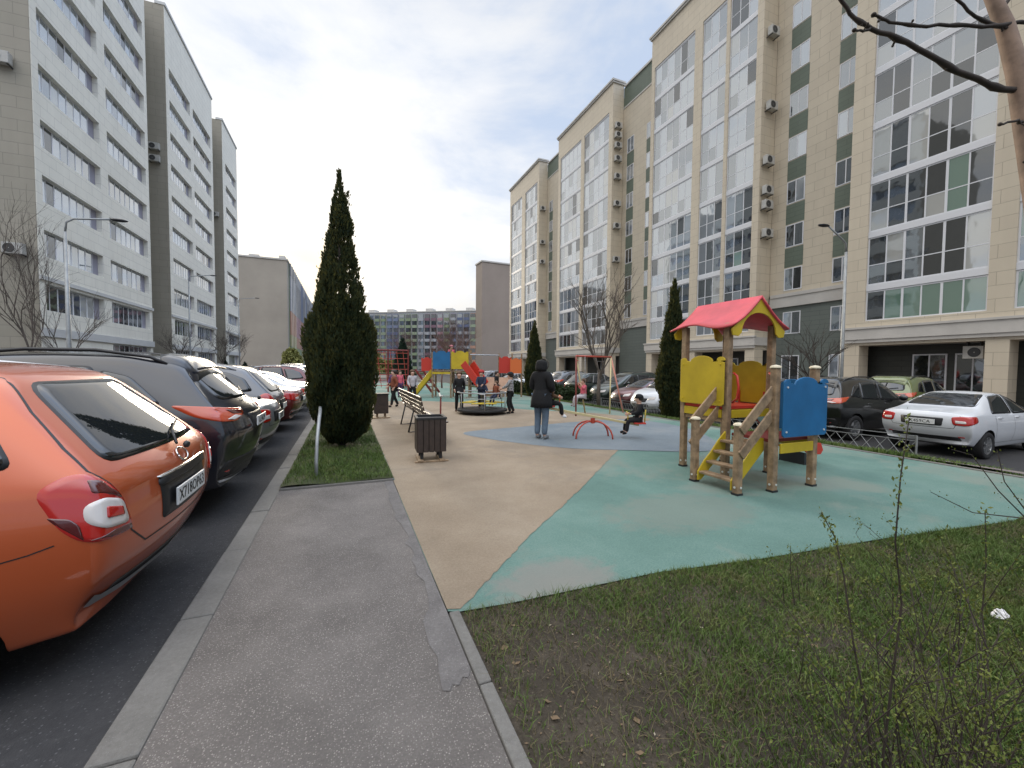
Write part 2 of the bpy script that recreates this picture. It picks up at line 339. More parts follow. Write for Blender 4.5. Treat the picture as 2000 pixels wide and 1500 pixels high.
ground_mat('kerb_stone', [(.3, (.125, .118, .106)), (.55, (.172, .163, .148)), (.75, (.22, .21, .19))], (2.5, 40), (150, .2, (.38, .36, .34), .4), .6, 150)
ground_mat('rubber_beige', [(.34, (.195, .150, .105)), (.5, (.255, .200, .142)), (.66, (.325, .265, .195))], (.9, 70), (240, .28, (.42, .36, .28), .5), .7, 260, wear=(.45, .54, (.17, .14, .11), .5))
ground_mat('rubber_teal', [(.34, (.080, .150, .128)), (.5, (.115, .205, .175)), (.66, (.175, .262, .228))], (.8, 70), (240, .28, (.25, .32, .28), .5), .7, 260, wear=(.4, .50, (.19, .225, .19), .8))
ground_mat('rubber_blue', [(.34, (.120, .148, .165)), (.52, (.155, .185, .205)), (.68, (.20, .225, .24))], (.7, 40), (240, .28, (.3, .33, .36), .5), .7, 260, wear=(.5, .55, (.24, .25, .25), .5))
ground_mat('rubber_worn', [(.32, (.19, .165, .15)), (.52, (.235, .205, .185)), (.72, (.29, .26, .235))], (2.5, 60), (160, .3, (.36, .34, .3), .6), .8, 200)
ground_mat('soil', [(.30, (.024, .019, .013)), (.5, (.045, .036, .025)), (.72, (.088, .071, .052))], (3.2, 45), (60, .25, (.16, .13, .09), .5), 1.0, 60)
ground_mat('turf_soil', [(.3, (.022, .03, .010)), (.5, (.038, .048, .016)), (.72, (.06, .055, .026))], (2.0, 30), None, 1.0, 60)
ground_mat('paving', [(.3, (.15, .125, .115)), (.7, (.24, .205, .185))], (.8, 12), None, .5, 60)
ground_mat('road_paint', [(.3, (.35, .35, .34)), (.6, (.5, .5, .49))], (6, 60), None, .5, 120)

def worn_spot(mname, cx_, cy_, rx, ry, col):
    t = MATS[mname].node_tree; b = t.nodes['Principled BSDF']; src = b.inputs['Base Color'].links[0].from_socket; g = t.nodes.new('ShaderNodeNewGeometry'); sp = t.nodes.new('ShaderNodeSeparateXYZ'); t.links.new(g.outputs['Position'], sp.inputs[0])
    dx = mth(t, 'DIVIDE', mth(t, 'SUBTRACT', sp.outputs[0], cx_), rx); dy = mth(t, 'DIVIDE', mth(t, 'SUBTRACT', sp.outputs[1], cy_), ry)
    r2 = mth(t, 'ADD', mth(t, 'MULTIPLY', dx, dx), mth(t, 'MULTIPLY', dy, dy)); nz = noise(t, g.outputs['Position'], 5, 7, .7, .5)
    k = ramp(t, mth(t, 'ADD', mth(t, 'MULTIPLY', r2, .5), mth(t, 'MULTIPLY', mth(t, 'SUBTRACT', nz, .5), 1.6)), [(.28, 1.0), (.72, 0.0)])
    t.links.new(mixc(t, mth(t, 'MULTIPLY', k, .65), src, col), b.inputs['Base Color'])
worn_spot('rubber_teal', 1.42, 2.62, .46, .26, (.235, .21, .19))
worn_spot('rubber_teal', 3.4, 3.4, .9, .5, (.17, .20, .17))
def sheet(name, poly, z, m, zf=None):
    b = MB(); b.add([(x, y, z if zf is None else zf(x, y)) for x, y in poly], [tuple(range(len(poly)))])
    return struct(b.build(name, m))
def slab(name, x0, x1, y0, y1, z0, z1, m): return struct(MB().bx(x0, x1, y0, y1, z0, z1).build(name, m))
def smooth_poly(pts, sub=6):
    n = len(pts); out = []
    for i in range(n):
        p0, p1, p2, p3 = (Vector(pts[(i+k-1) % n]) for k in range(4))
        for s in range(sub):
            t = s/sub; out.append(tuple(.5*((2*p1)+(p2-p0)*t+(2*p0-5*p1+4*p2-p3)*t*t+(3*p1-p0-3*p2+p3)*t**3)))
    return out
sheet('ground', [(-900, -300), (900, -300), (900, 1600), (-900, 1600)], -.45, 'asphalt_far')
slab('road', -17.5, -.95, -12, 210, -.44, -.07, 'asphalt_road')
slab('parking_ground', 11.75, 26.9, -25, 110, -.445, -.40, 'asphalt_road')
slab('footpath', -.77, .585, -6, 5.72, -.3, 0, 'asphalt_path')
slab('yard_base', -.77, 9.1, 5.722, 44, -.4, -.012, 'patch_concrete')
# kerbs: stones with open joints
kb = MB(); y = -6.0; rnd = random.Random(3)
while y < 60:
    ln = 1.0; kb.bx(-.948+rnd.uniform(-.004, .004), -.772, y+.004, y+ln-.004, -.4, .004+rnd.uniform(-.004, .004)); y += ln
struct(kb.build('kerb', 'kerb_stone', bevel=.012))
kb = MB(); y = -2.1
while y < 2.3: kb.bx(.588, .655, y+.005, min(y+.98, 2.468), -.3, .018+rnd.uniform(-.004, .004)); y += .985
kb.bx(9.1, 9.18, 2.55, 44, -.4, .02); kb.bx(-.768, .596, 5.712, 5.775, -.2, .030)
struct(kb.build('kerb', 'kerb_stone', bevel=.008))
# broken strip along the right edge of the path
rnd = random.Random(11); pl = []
for i in range(34):
    y = 1.88+i*.116; base = .42 if y < 2.5 else .50 if y < 3.3 else .50-.035*(y-3.3)/2.4
    pl.append((base+rnd.uniform(-.028, .028), y))
pl = [(.583, 1.97), (.555, 1.915), (.53, 1.93), (.50, 1.885), (.47, 1.90), (.45, 1.865)]+pl+[(.583, 5.715)]
sheet('path_patch', pl, .004, 'patch_concrete')
sheet('road_marking', [(-1.35, 1.86), (-1.24, 1.92), (-1.13, 1.93), (-1.02, 2.0), (-.97, 1.99), (-.99, 1.9), (-1.08, 1.86), (-1.14, 1.80), (-1.3, 1.74), (-1.42, 1.78)], -.066, 'road_paint')
# rubber playground: one sheet of each colour, each a little above the one below
slab('playground_surface', .60, 9.1, 5.722, 40, -.011, .003, 'rubber_teal')
sheet('playground_surface', [(.66, 2.47), (1.0, 2.44), (2.2, 2.41), (3.16, 2.28), (4.7, 2.14), (6.4, 1.92), (7.6, 2.0), (9.1, 2.6), (9.1, 5.72), (.60, 5.72), (.585, 5.0), (.585, 3.2), (.59, 2.5)], .003, 'rubber_teal')
rj = random.Random(4)
bd = [(.67, 2.49), (1.51, 3.33), (2.68, 4.38), (4.88, 6.49), (7.0, 8.4), (8.75, 10.1)]; edge = []
for (ax_, ay_), (bx_, by_) in zip(bd, bd[1:]):
    for k_ in range(24): edge.append((ax_+(bx_-ax_)*k_/24+rj.gauss(0, .006), ay_+(by_-ay_)*k_/24+rj.gauss(0, .006)))
sheet('playground_surface_beige', [(.588, 2.52)]+edge+[(8.75, 10.1), (7.9, 12.0), (6.3, 13.6), (5.2, 15.4), (4.6, 17.6), (3.4, 18.6), (.61, 19.4), (.61, 5.72), (.588, 5.7)], .007, 'rubber_beige')
sheet('playground_surface_blue', smooth_poly([(2.6, 9.35), (2.85, 8.3), (3.84, 6.95), (4.8, 6.35), (6.3, 5.7), (7.3, 6.4), (8.3, 8.3), (8.0, 10.1), (6.5, 10.2), (4.2, 9.75)]), .011, 'rubber_blue')
if False: sheet('playground_surface_worn', smooth_poly([(1.42, 3.0), (1.50, 2.85), (1.72, 2.66), (1.78, 2.50), (1.5, 2.46), (1.15, 2.49), (.98, 2.52), (1.12, 2.66), (1.3, 2.82)], 4), .013, 'rubber_worn')
# soil under the front lawn and the planted strips
def soil_grid(name, x0, x1, y0, y1, nx, ny, zf, m):
    vs = [(x0+(x1-x0)*i/nx, y0+(y1-y0)*j/ny) for j in range(ny+1) for i in range(nx+1)]
    b = MB(); b.add([(x, y, zf(x, y)) for x, y in vs], [(j*(nx+1)+i, j*(nx+1)+i+1, (j+1)*(nx+1)+i+1, (j+1)*(nx+1)+i) for j in range(ny) for i in range(nx)])
    return struct(b.build(name, m, smooth=True))
def vnoise(x, y, s, seed=0):
    x = np.asarray(x)*s+seed*17.3; y = np.asarray(y)*s+seed*9.1; xi = np.floor(x); yi = np.floor(y); fx = x-xi; fy = y-yi
    h = lambda a, b: np.modf(np.abs(np.sin(a*127.1+b*311.7)*43758.5453))[0]
    fx = fx*fx*(3-2*fx); fy = fy*fy*(3-2*fy)
    return (h(xi, yi)*(1-fx)+h(xi+1, yi)*fx)*(1-fy)+(h(xi, yi+1)*(1-fx)+h(xi+1, yi+1)*fx)*fy
lz = lambda x, y: float(-.035+.035*vnoise(x, y, 2.2, 1)+.02*vnoise(x, y, 7, 2)) if y < 1.9 else float(-.014+.012*vnoise(x, y, 5, 2))
soil_grid('lawn_soil', .657, 11.6, -6, 3.1, 120, 96, lambda x, y: lz(x, y) if x < 9 else lz(x, y)-.35*min(1, (x-9)/2.5), 'soil')
soil_grid('verge_soil', -.77, .598, 5.73, 44, 14, 120, lambda x, y: float(.012+.05*vnoise(x, y, 2, 4)), 'turf_soil')
strip_z = lambda x, y: -.0-.40*min(1, max(0, (x-9.2)/2.3))+.03*float(vnoise(x, y, 2, 3))
soil_grid('verge_soil', 9.18, 11.75, 3.1, 60, 12, 150, lambda x, y: strip_z(x, y), 'turf_soil')
sheet('pavement', [(9.3, 2.7), (11.76, 1.2), (11.76, 3.2), (9.3, 4.1)], 0, 'paving', zf=lambda x, y: -.0-.36*(x-9.3)/2.45+.035)
slab('pavement', -22, -17.52, -12, 120, -.44, -.05, 'paving')
slab('pavement', 23.2, 26.85, -25, 110, -.398, -.26, 'paving')
slab('far_lawn', -60, 60, 111, 160, -.44, -.2, 'turf_soil')

def blades(name, n, region, hfun, dens, seed, w=.006, lean=.5, zf=lz, mat_names=('grass_blade',)):
    r = np.random.RandomState(seed); x0, x1, y0, y1 = region
    x = r.uniform(x0, x1, n); y = r.uniform(y0, y1, n); keep = r.rand(n) < dens(x, y); x = x[keep]; y = y[keep]; n = len(x)
    z = np.array([zf(a, b) for a, b in zip(x, y)])-.004; h = hfun(x, y)*r.uniform(.45, 1.25, n); a = r.uniform(0, 6.283, n); l = h*lean*r.uniform(.1, 1.5, n); la = r.uniform(0, 6.283, n)
    p = np.stack([x, y, z], 1); wv = np.stack([np.cos(a), np.sin(a), 0*a], 1)*(w*r.uniform(.6, 1.4, n))[:, None]
    mid = p+np.stack([np.cos(la)*l*.35, np.sin(la)*l*.35, h*.6], 1); top = p+np.stack([np.cos(la)*l, np.sin(la)*l, h], 1)
    co = np.concatenate([np.stack([p-wv, p+wv, mid+wv*.7], 1), np.stack([p-wv, mid+wv*.7, mid-wv*.7], 1), np.stack([mid-wv*.7, mid+wv*.7, top], 1)])
    return tri_mesh(name, co, mat_names)
def lawn_d(x, y):
    d = .25+1.2*vnoise(x, y, 1.3, 5)*vnoise(x, y, 4.5, 6)*1.6; bare = np.exp(-(((x-1.15)/.45)**2+((y-1.75)/.55)**2)*1.2); edge = np.clip((x-.62)/.9, .25, 1)
    return np.clip(1.35*d*(1-bare*.9)*edge*np.where(y > 2.15, 1.25, 1), 0, 1)
fe = lambda x: np.interp(x, [.6, 2.2, 3.16, 4.7, 6.4, 7.6, 9.1], [2.46, 2.40, 2.27, 2.12, 1.91, 2.0, 2.6])
lawn = obj('grass', blades('grass', 190000, (.67, 7.2, .45, 2.75), lambda x, y: .028+.035*vnoise(x, y, 3, 7), lambda x, y: lawn_d(x, y)*(y < fe(x)+.012), 5, w=.0024, lean=.9))
tag(lawn, 'patchy short spring grass over brown soil in front of the playground', 'grass', kind='stuff')
lawn2 = obj('dry_grass', blades('dry_grass', 60000, (.67, 7.2, .45, 2.75), lambda x, y: .03+.03*vnoise(x, y, 3, 8), lambda x, y: (.15+1.1*vnoise(x, y, 2.6, 15)**2)*(y < fe(x)-.01), 15, w=.0018, lean=1.6, mat_names=('straw_blade',)))
tag(lawn2, 'dry straw coloured stalks among the green of the front lawn', 'dry grass', kind='stuff')
g2 = obj('grass', blades('grass', 26000, (-.75, .58, 5.76, 13), lambda x, y: .05+.03*vnoise(x, y, 3, 7), lambda x, y: .4+.6*vnoise(x, y, 2, 9), 6, w=.004, lean=.8, zf=lambda x, y: .03))
tag(g2, 'dark short grass around the foot of the big cypress', 'grass', kind='stuff')
g3 = obj('grass', blades('grass', 60000, (9.2, 11.7, 3.4, 34), lambda x, y: .07+.04*vnoise(x, y, 3, 7), lambda x, y: .5+.5*vnoise(x, y, 1, 9), 7, w=.009, lean=.8, zf=strip_z))
tag(g3, 'sloping grass verge between the teal rubber and the parked cars', 'grass', kind='stuff')
# dead leaves, chips and stalks lying on the soil
r = np.random.RandomState(8); n = 3800; x = r.uniform(.67, 6, n); y = r.uniform(.5, 2.7, n); kp = y < fe(x)-.02; x = x[kp]; y = y[kp]; n = len(x)
z = np.array([lz(a, b) for a, b in zip(x, y)])+.006; s = r.uniform(.003, .011, n)*(1+1.5*(r.rand(n) > .93)); a = r.uniform(0, 6.28, n); c = np.stack([x, y, z], 1)
u = np.stack([np.cos(a), np.sin(a), r.uniform(-.4, .4, n)], 1)*s[:, None]; v = np.stack([-np.sin(a), np.cos(a), r.uniform(-.4, .4, n)], 1)*(s*r.uniform(.2, .9, n))[:, None]
mat('leaf_brown', (.15, .10, .055), .8); mat('leaf_pale', (.33, .28, .20), .8); mat('leaf_dark', (.05, .035, .022), .8)
lit = obj('leaf_litter', tri_mesh('leaf_litter', np.stack([c-u, c+v*.8, c+u, c-v], 1), ('leaf_brown', 'leaf_pale', 'leaf_dark'), r.choice(3, n, p=[.50, .04, .46]), 4))
tag(lit, 'dead leaves and chips scattered over the patchy lawn', 'leaf litter', kind='stuff')

# ================================================================== RIGHT BUILDING
XR, XQ = 27.0, 28.4; FL = lambda k: 6.12+2.935*k
RB = thing('apartment_building', 'long cream apartment block with glazed balcony bays and green panels, behind the playhouse', 'building', (27, 30, 0))
def part(mb, name, mats, parent=None, smooth=False, bevel=0.):
    o = mb.build(name, mats, parent if parent is not None else None, smooth, bevel)
    p = parent
    while p is not None and p.type != 'EMPTY': p = p.parent
    if p is not None and parent.type == 'EMPTY': o.location = -p.location
    return o
blocksR = [(14.95, 3.2, [(14.0, 9.25, 6), (8.45, 3.7, 6)]), (32.0, 20.65, [(31.6, 26.8, 6), (26.0, 23.72, 3), (23.42, 21.15, 3)]),
           (50.3, 38.05, [(49.7, 44.5, 5), (43.8, 38.75, 5)]), (67.9, 56.3, [(67.4, 62.7, 5), (61.4, 56.9, 5)]), (-2.6, -14.2, [(-3.2, -7.9, 6), (-8.7, -13.4, 6)])]
gR = [(20.65, 14.95), (38.05, 32.0), (56.3, 50.3), (3.2, -2.6)]
TOPR = 32.7
for y1, y0, bays in blocksR:
    wm = MB(); cm = MB(); dk = MB()
    ed = sorted([y0]+[v for b in bays for v in b[:2]]+[y1])
    for i in range(0, len(ed), 2): wm.bx(XR, XR+1.38, ed[i], ed[i+1], 3.95, 29.6)          # piers between the glazed bays
    wm.bx(XR, XR+1.38, y0, y1, 29.6, TOPR-.35)
    for b in bays: wm.bx(XR+.001, XR+1.38, b[1], b[0], 3.951, 4.30)
    wm.bx(XR+.02, XR+1.38, y0+.001, y1-.001, 2.95, 3.95)
    for py in [y0, y1-.75, bays[0][1]-.75]: wm.bx(XR+.021, XR+.9, py+.001, py+.749, -.4, 2.95)
    cm.bx(XR-.16, XR-.002, y0-.12, y1+.12, 3.28, 3.86); cm.bx(XR-.22, XR-.003, y0-.18, y1+.18, 3.86, 3.97); cm.bx(XR-.10, XR-.004, y0-.06, y1+.06, 3.1, 3.28)
    for (ya, yb) in ((y0-.12, y0-.003), (y1+.003, y1+.12)): cm.bx(XR-.002, XR+1.37, ya, yb, 3.28, 3.86)
    rc = MB(); rc.bx(XR-.14, XR+1.5, y0-.12, y1+.12, TOPR-.348, TOPR-.18); rc.bx(XR-.22, XR+1.5, y0-.2, y1+.2, TOPR-.18, TOPR)
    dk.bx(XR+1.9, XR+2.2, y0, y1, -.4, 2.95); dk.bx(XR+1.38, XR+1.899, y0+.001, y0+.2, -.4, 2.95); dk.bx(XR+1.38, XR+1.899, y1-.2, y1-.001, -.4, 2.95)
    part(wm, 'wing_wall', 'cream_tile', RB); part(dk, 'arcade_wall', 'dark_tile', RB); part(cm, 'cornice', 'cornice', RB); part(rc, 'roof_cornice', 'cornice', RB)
b = MB(); b.bx(XQ+1.0, XQ+13, -14.2, 67.9, 3.0, TOPR-.6); part(b, 'main_wall', 'cream_tile', RB)
for y1, y0 in gR:
    b = MB(); b.bx(XQ, XQ+.99, y0+.001, y1-.001, 6.82, 29.9); part(b, 'recessed_wall', 'cream_tile', RB)
    b = MB(); b.bx(XQ+.001, XQ+.99, y0+.001, y1-.001, 29.9, TOPR-.65); part(b, 'parapet_panel', 'green_tile', RB)
    b = MB(); b.bx(XQ+.002, XQ+2.2, y0+.001, y1-.001, -.4, 5.9); part(b, 'lower_wall', 'grey_green_tile', RB)
    cm = MB(); cm.bx(XQ-.14, XQ+.9, y0+.125, y1-.125, 5.9, 6.602); cm.bx(XQ-.2, XQ+.9, y0+.2, y1-.2, 6.6, 6.82); part(cm, 'cornice', 'cornice', RB)
    cm = MB(); cm.bx(XQ-.12, XQ+1.2, y0+.21, y1-.21, TOPR-.65, TOPR-.45); part(cm, 'roof_cornice', 'cornice', RB); cm = MB(); cm.bx(XQ-.06, XQ-.003, y0+.001, y1-.001, 29.8, 29.95); part(cm, 'string_course', 'cornice', RB)
rndw = random.Random(21)
def glazing(parent, name, X, sx, y0, y1, z0, z1, nx, rows, pick, fw=.07, d=.06, inset=.10, frame='frame_white'):
    """glazing on a wall x = X whose outside is towards sx; rows = fractions of the transoms"""
    f = MB(); g = MB(); xo = X-sx*inset; xi = xo-sx*d; xa, xb = min(xo, xi), max(xo, xi)
    f.bx(xa, xb, y0, y1, z0, z0+fw); f.bx(xa, xb, y0, y1, z1-fw, z1); f.bx(xa, xb, y0, y0+fw, z0+fw, z1-fw); f.bx(xa, xb, y1-fw, y1, z0+fw, z1-fw)
    ys = [y0+fw+(y1-y0-2*fw)*i/nx for i in range(nx+1)]; zs = [z0+fw]+[z0+(z1-z0)*q for q in rows]+[z1-fw]
    mw = .03
    for i, yy in enumerate(ys[1:-1]): q = mw*(1.7 if (i % 2 and nx > 4) else 1); f.bx(xa+.004, xb-.004, yy-q, yy+q, z0+fw, z1-fw)
    for zz in zs[1:-1]: f.bx(xa+.008, xb-.008, y0+fw, y1-fw, zz-mw*.8, zz+mw*.8)
    mats = []; xg = xo-sx*(.018 if inset > 0 else .016)
    for i in range(nx):
        for j in range(len(zs)-1):
            q = pick(i, j)
            if q not in mats: mats.append(q)
            g.mi = mats.index(q); g.add([(xg, ys[i]-.001, zs[j]), (xg, ys[i+1]+.001, zs[j]), (xg, ys[i+1]+.001, zs[j+1]), (xg, ys[i]-.001, zs[j+1])], [(0, 1, 2, 3)])
    fo = part(f, name, frame, parent); pane = g.build('pane', mats, fo); return fo
def picker(wts):
    names = list(wts); w = [wts[q] for q in names]; cache = {}
    def p(i, j):
        if j == 0: return cache.setdefault(i, rndw.choices(names, w)[0])
        if rndw.random() < .07: return 'glass_dark'
        a = cache.get(i, names[0]); return a if rndw.random() < .6 else rndw.choices(names, w)[0]
    return p
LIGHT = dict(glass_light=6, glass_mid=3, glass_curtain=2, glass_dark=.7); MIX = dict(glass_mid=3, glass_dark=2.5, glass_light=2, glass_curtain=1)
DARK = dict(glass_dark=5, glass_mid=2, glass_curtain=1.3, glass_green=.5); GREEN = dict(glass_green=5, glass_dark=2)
for bi, (y1, y0, bays) in enumerate(blocksR[:4]):
    for ci, (ya, yb, nx) in enumerate(bays):
        for k in range(-1, 8):
            if k < 0: z0, z1, rows = 4.30, 5.95, []
            else: z0, z1, rows = FL(k)+.16, FL(k+1)-.16, [.42]
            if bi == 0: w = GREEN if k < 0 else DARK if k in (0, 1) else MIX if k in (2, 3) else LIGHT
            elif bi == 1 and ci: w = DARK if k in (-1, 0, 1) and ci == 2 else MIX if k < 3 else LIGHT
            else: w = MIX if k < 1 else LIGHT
            if bi == 0 and k > 5 and ci: continue
            glazing(RB, 'balcony_glazing', XR, -1, yb, ya, z0, z1, nx, rows, picker(w))
for y1, y0, bays in blocksR[:4]:                                      # slab edges between the glazed storeys
    for ya, yb, nx in bays:
        for k in range(0, 9): b = MB(); b.bx(XR+.06, XR+1.3, yb+.002, ya-.002, FL(k)-.158 if k < 8 else 29.44, FL(k)+.158 if k < 8 else 29.598); part(b, 'slab_edge', 'frame_white', RB)
        b = MB(); b.bx(XR+.5, XR+.6, yb+.01, ya-.01, 4.31, 29.4); part(b, 'balcony_back', 'interior', RB)
colsR = [(19.6, 18.4), (16.55, 15.45)], [(37.3, 36.2), (34.2, 33.2)], [(55.5, 54.5), (52.4, 51.4)]
for gi, cols in enumerate(colsR):
    for ya, yb in cols:
        for k in range(-2, 7):
            zt = {-2: 2.55, -1: 5.55}.get(k, 8.55+2.95*k)
            z0 = zt-1.52 if k > -2 else .75
            if gi and k < 0: continue
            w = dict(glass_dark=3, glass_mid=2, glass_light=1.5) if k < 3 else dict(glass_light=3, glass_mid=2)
            o = glazing(RB, 'window', XQ, -1, yb, ya, z0, zt, 2, [], picker(w), .06, .07, -.03)
            if 0 <= k < 6: gp = MB(); gp.bx(XQ-.012, XQ-.002, yb-.02, ya+.02, zt+.06, zt+2.95-1.52-.06); part(gp, 'spandrel_panel', 'green_tile', RB)
# arcade shop windows and doors
for ya, yb in ((12.6, 11.2), (10.9, 9.6), (8.0, 6.6), (30.6, 29.0), (28.6, 27.0), (25, 23.4), (48, 46), (43, 41.4), (66, 64.4), (60.8, 59)):
    glazing(RB, 'shop_window', XR+1.9, -1, yb, ya, .1, 2.45, 2, [], lambda i, j: 'glass_dark', .07, .07, -.08)
sg = MB(); sg.bx(XR+.62, XR+.95, 9.50, 10.2, 2.15, 2.75); acx = part(sg, 'air_conditioner', 'ac_body', RB, bevel=.02); sg = MB(); sg.lathe([(.02, 0), (.21, 0), (.225, -.012), (.21, -.02)], (XR+.618, 9.80, 2.45), 18, 'X'); sg.bx(XR+.66, XR+.90, 9.6, 9.64, 2.75, 2.95); sg.bx(XR+.66, XR+.90, 10.05, 10.09, 2.75, 2.95); sg.build('fan_grille', 'ac_dark', acx)
def ac_unit(parent, x, y, z, w=.8, face='y'):
    b = MB(); d = .34
    if face == 'y': b.bx(x-w/2, x+w/2, y-.12-d, y-.12, z-.29, z+.29)
    else: b.bx(x-.12-d, x-.12, y-w/2, y+w/2, z-.29, z+.29)
    o = part(b, 'air_conditioner', 'ac_body', parent, bevel=.02)
    f = MB(); M = None
    f.lathe([(.02, 0), (.22, 0), (.235, -.012), (.22, -.02)], (x-.12, y-.12-d-.001, z), 18, 'Y'); f.bx(x-w/2+.05, x-w/2+.09, y-.12, y+.02, z-.36, z-.30); f.bx(x+w/2-.09, x+w/2-.05, y-.12, y+.02, z-.36, z-.30)
    f.bx(x-w/2+.05, x-w/2+.09, y-.12-d, y-.12, z-.34, z-.30); f.bx(x+w/2-.09, x+w/2-.05, y-.12-d, y-.12, z-.34, z-.30)
    f.build('fan_grille', 'ac_dark', o); return o
for x, z in ((27.6, 24.9), (27.65, 19.9), (27.5, 16.15), (27.5, 14.1), (27.5, 13.1), (27.6, 11.15)): ac_unit(RB, x, 20.65, z, .78)
for z in (27.8, 26.8, 25.7, 24.3, 22.4, 19.5, 17.1, 13.5): ac_unit(RB, 27.55, 38.05, z, .78)
for z in (25.4, 20.4, 17.5, 11.6): ac_unit(RB, 27.55, 56.3, z, .78)

# ================================================================== LEFT BUILDING
XL = -15.3; WT = lambda k: 5.98+2.96*k
LB = thing('apartment_building', 'white tiled apartment block with ribbon windows and shaded end walls, behind the parked cars', 'building', (-22, 50, 0))
blocksL = [(30.35, 44.3, [(30.85, 36.8), (37.75, 43.8)]), (48.55, 63.0, [(49.3, 55.0), (55.9, 62.2)]), (67.6, 75.6, [(69.0, 74.9)])]
TOPL = 35.0
for bi, (y0, y1, bays) in enumerate(blocksL):
    wl = MB(); sl = MB(); cl = MB(); sl.bx(XL-1.9, XL-.03, y0-.016, y0-.002, -.1, TOPL-.26); ed = [y0]+[v for b in bays for v in b]+[y1]  # thin darker sheet over the wing end, shade put into its colour
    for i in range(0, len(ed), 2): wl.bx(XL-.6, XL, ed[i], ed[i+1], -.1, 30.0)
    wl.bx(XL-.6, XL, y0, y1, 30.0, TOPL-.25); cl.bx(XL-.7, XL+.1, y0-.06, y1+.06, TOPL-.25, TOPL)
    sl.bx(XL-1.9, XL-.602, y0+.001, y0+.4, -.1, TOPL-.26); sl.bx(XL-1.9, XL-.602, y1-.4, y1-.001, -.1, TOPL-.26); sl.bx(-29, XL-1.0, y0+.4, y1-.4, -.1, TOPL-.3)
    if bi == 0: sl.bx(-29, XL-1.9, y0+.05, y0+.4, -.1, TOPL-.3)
    for b0, b1 in bays:
        kk = range(-1, 9) if (bi, b0) != (0, 30.85) else range(0, 9)
        bot = None
        tops = [(WT(k)-1.45, WT(k)) for k in kk]
        if (bi, b0) == (0, 30.85): tops = [(-.1, 2.5)]+tops
        prev = -.1
        for za, zb in tops:
            if za > prev: wl.bx(XL-.6, XL, b0, b1, prev, za)
            prev = zb
        if prev < 30.0: wl.bx(XL-.6, XL, b0, b1, prev, 30.0)
        for za, zb in tops:
            if za < 0: bk = MB(); bk.bx(XL-.98, XL-.62, b0, b1, za, zb); part(bk, 'entrance_recess', 'interior', LB); continue
            g0, g1 = b0+.02, b1-.75; nx = 7
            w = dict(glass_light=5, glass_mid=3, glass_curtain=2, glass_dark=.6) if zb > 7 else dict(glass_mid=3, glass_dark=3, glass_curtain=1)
            glazing(LB, 'window', XL, 1, g0, g1, za+.01, zb-.01, nx, [], picker(w), .045, .035, .26, 'frame_white')
            jm = MB(); jm.bx(XL-.38, XL-.30, g1, b1-.001, za+.001, zb-.001); part(jm, 'window_jamb', 'plaster_jamb', LB)
    # plinth bands with mouldings
    for zz in (3.42, 6.25):
        c2 = MB(); c2.bx(XL+.002, XL+.10, y0-.05, y1+.05, zz-.35 if zz < 4 else zz-.1, zz+.12); part(c2, 'string_course', 'trim_white', LB)
    part(wl, 'wing_wall', 'white_tile', LB); part(sl, 'side_wall', 'shaded_tile', LB); part(cl, 'cornice', 'trim_white', LB)
for ya, yb in ((44.3, 48.55), (63.0, 67.6)): sl = MB(); sl.bx(XL-2.6, XL-1.9, ya-.01, yb+.01, -.1, TOPL-1.0); part(sl, 'link_wall', 'shaded_tile', LB)
for x, y, z in ((-16.35, 30.35, 17.3), (-16.1, 30.35, 7.6), (-16.2, 48.55, 21.7), (-16.2, 48.55, 20.6), (-16.2, 67.6, 22)): ac_unit(LB, x, y, z, .8)

# ================================================================== FAR BUILDINGS
def striped_building(name, label, loc, wid, depth, hgt, strips, dirx, roof_boxes, wallm, base=3.2):
    """block whose long facade (local -Y side, or +X when dirx) carries coloured balcony strips"""
    B = thing(name, label, 'building', loc[:3], loc[3]); w = MB(); w.bx(0, wid, 0, depth, -.4, hgt); w.build('wall', wallm, B)
    rf = MB(); rf.bx(-.2, wid+.2, -.2, depth+.2, hgt+.003, hgt+.35)
    for a, b2, c, d, h in roof_boxes: rf.bx(a, b2, c, d, hgt+.35, hgt+.35+h)
    rf.build('roof', 'cornice', B)
    n = int(hgt//2.9)
    for (u0, u1, cols, glassm) in strips:
        s = MB(); g = MB(); mats = [cols[0]]
        if dirx: s.bx(wid+.003, wid+.2, u0, u1, .6, .6+2.9*n); g.bx(wid+.21, wid+.40, u0+.1, u1-.1, 1.0, .4+2.9*n)
        else: s.bx(u0, u1, -.2, -.003, .6, .6+2.9*n); g.bx(u0+.1, u1-.1, -.40, -.21, 1.0, .4+2.9*n)
        for k in range(n):
            z0 = .6+2.9*k; c = cols[min(len(cols)-1, k*len(cols)//n)]
            if c not in mats: mats.append(c)
            s.mi = mats.index(c)
            if dirx: s.bx(wid+.15, wid+.50, u0+.0, u0+1.0, z0-.01*k, z0+2.9)
            else: s.bx(u0, u1, -.55, -.15, z0, z0+1.15)
        so = s.build('balcony_strip', mats, B); g.build('pane', glassm, so)
    return B
for nm, c in dict(f_blue=(.14, .18, .30), f_pink=(.40, .20, .24), f_green=(.20, .27, .12), f_yellow=(.36, .33, .14), f_lilac=(.22, .17, .26), f_orange=(.45, .21, .12), f_white=(.38, .39, .42), f_grey=(.24, .24, .25), f_maroon=(.16, .055, .09), f_navy=(.05, .08, .19), f_lgreen=(.27, .34, .20)).items(): mat(nm, tuple(q*.78+.22*w for q, w in zip(c, (.33, .34, .38))), .7, var=.06, vscale=.3)  # colours paled towards blue-grey, distance haze put into the paint
mat('end_wall', (.36, .32, .27), .8, var=.10, vscale=.12); mat('far_wall', (.33, .34, .36), .8, var=.06, vscale=.2); mat('end_wall_r', (.30, .25, .215), .8, var=.08, vscale=.12)
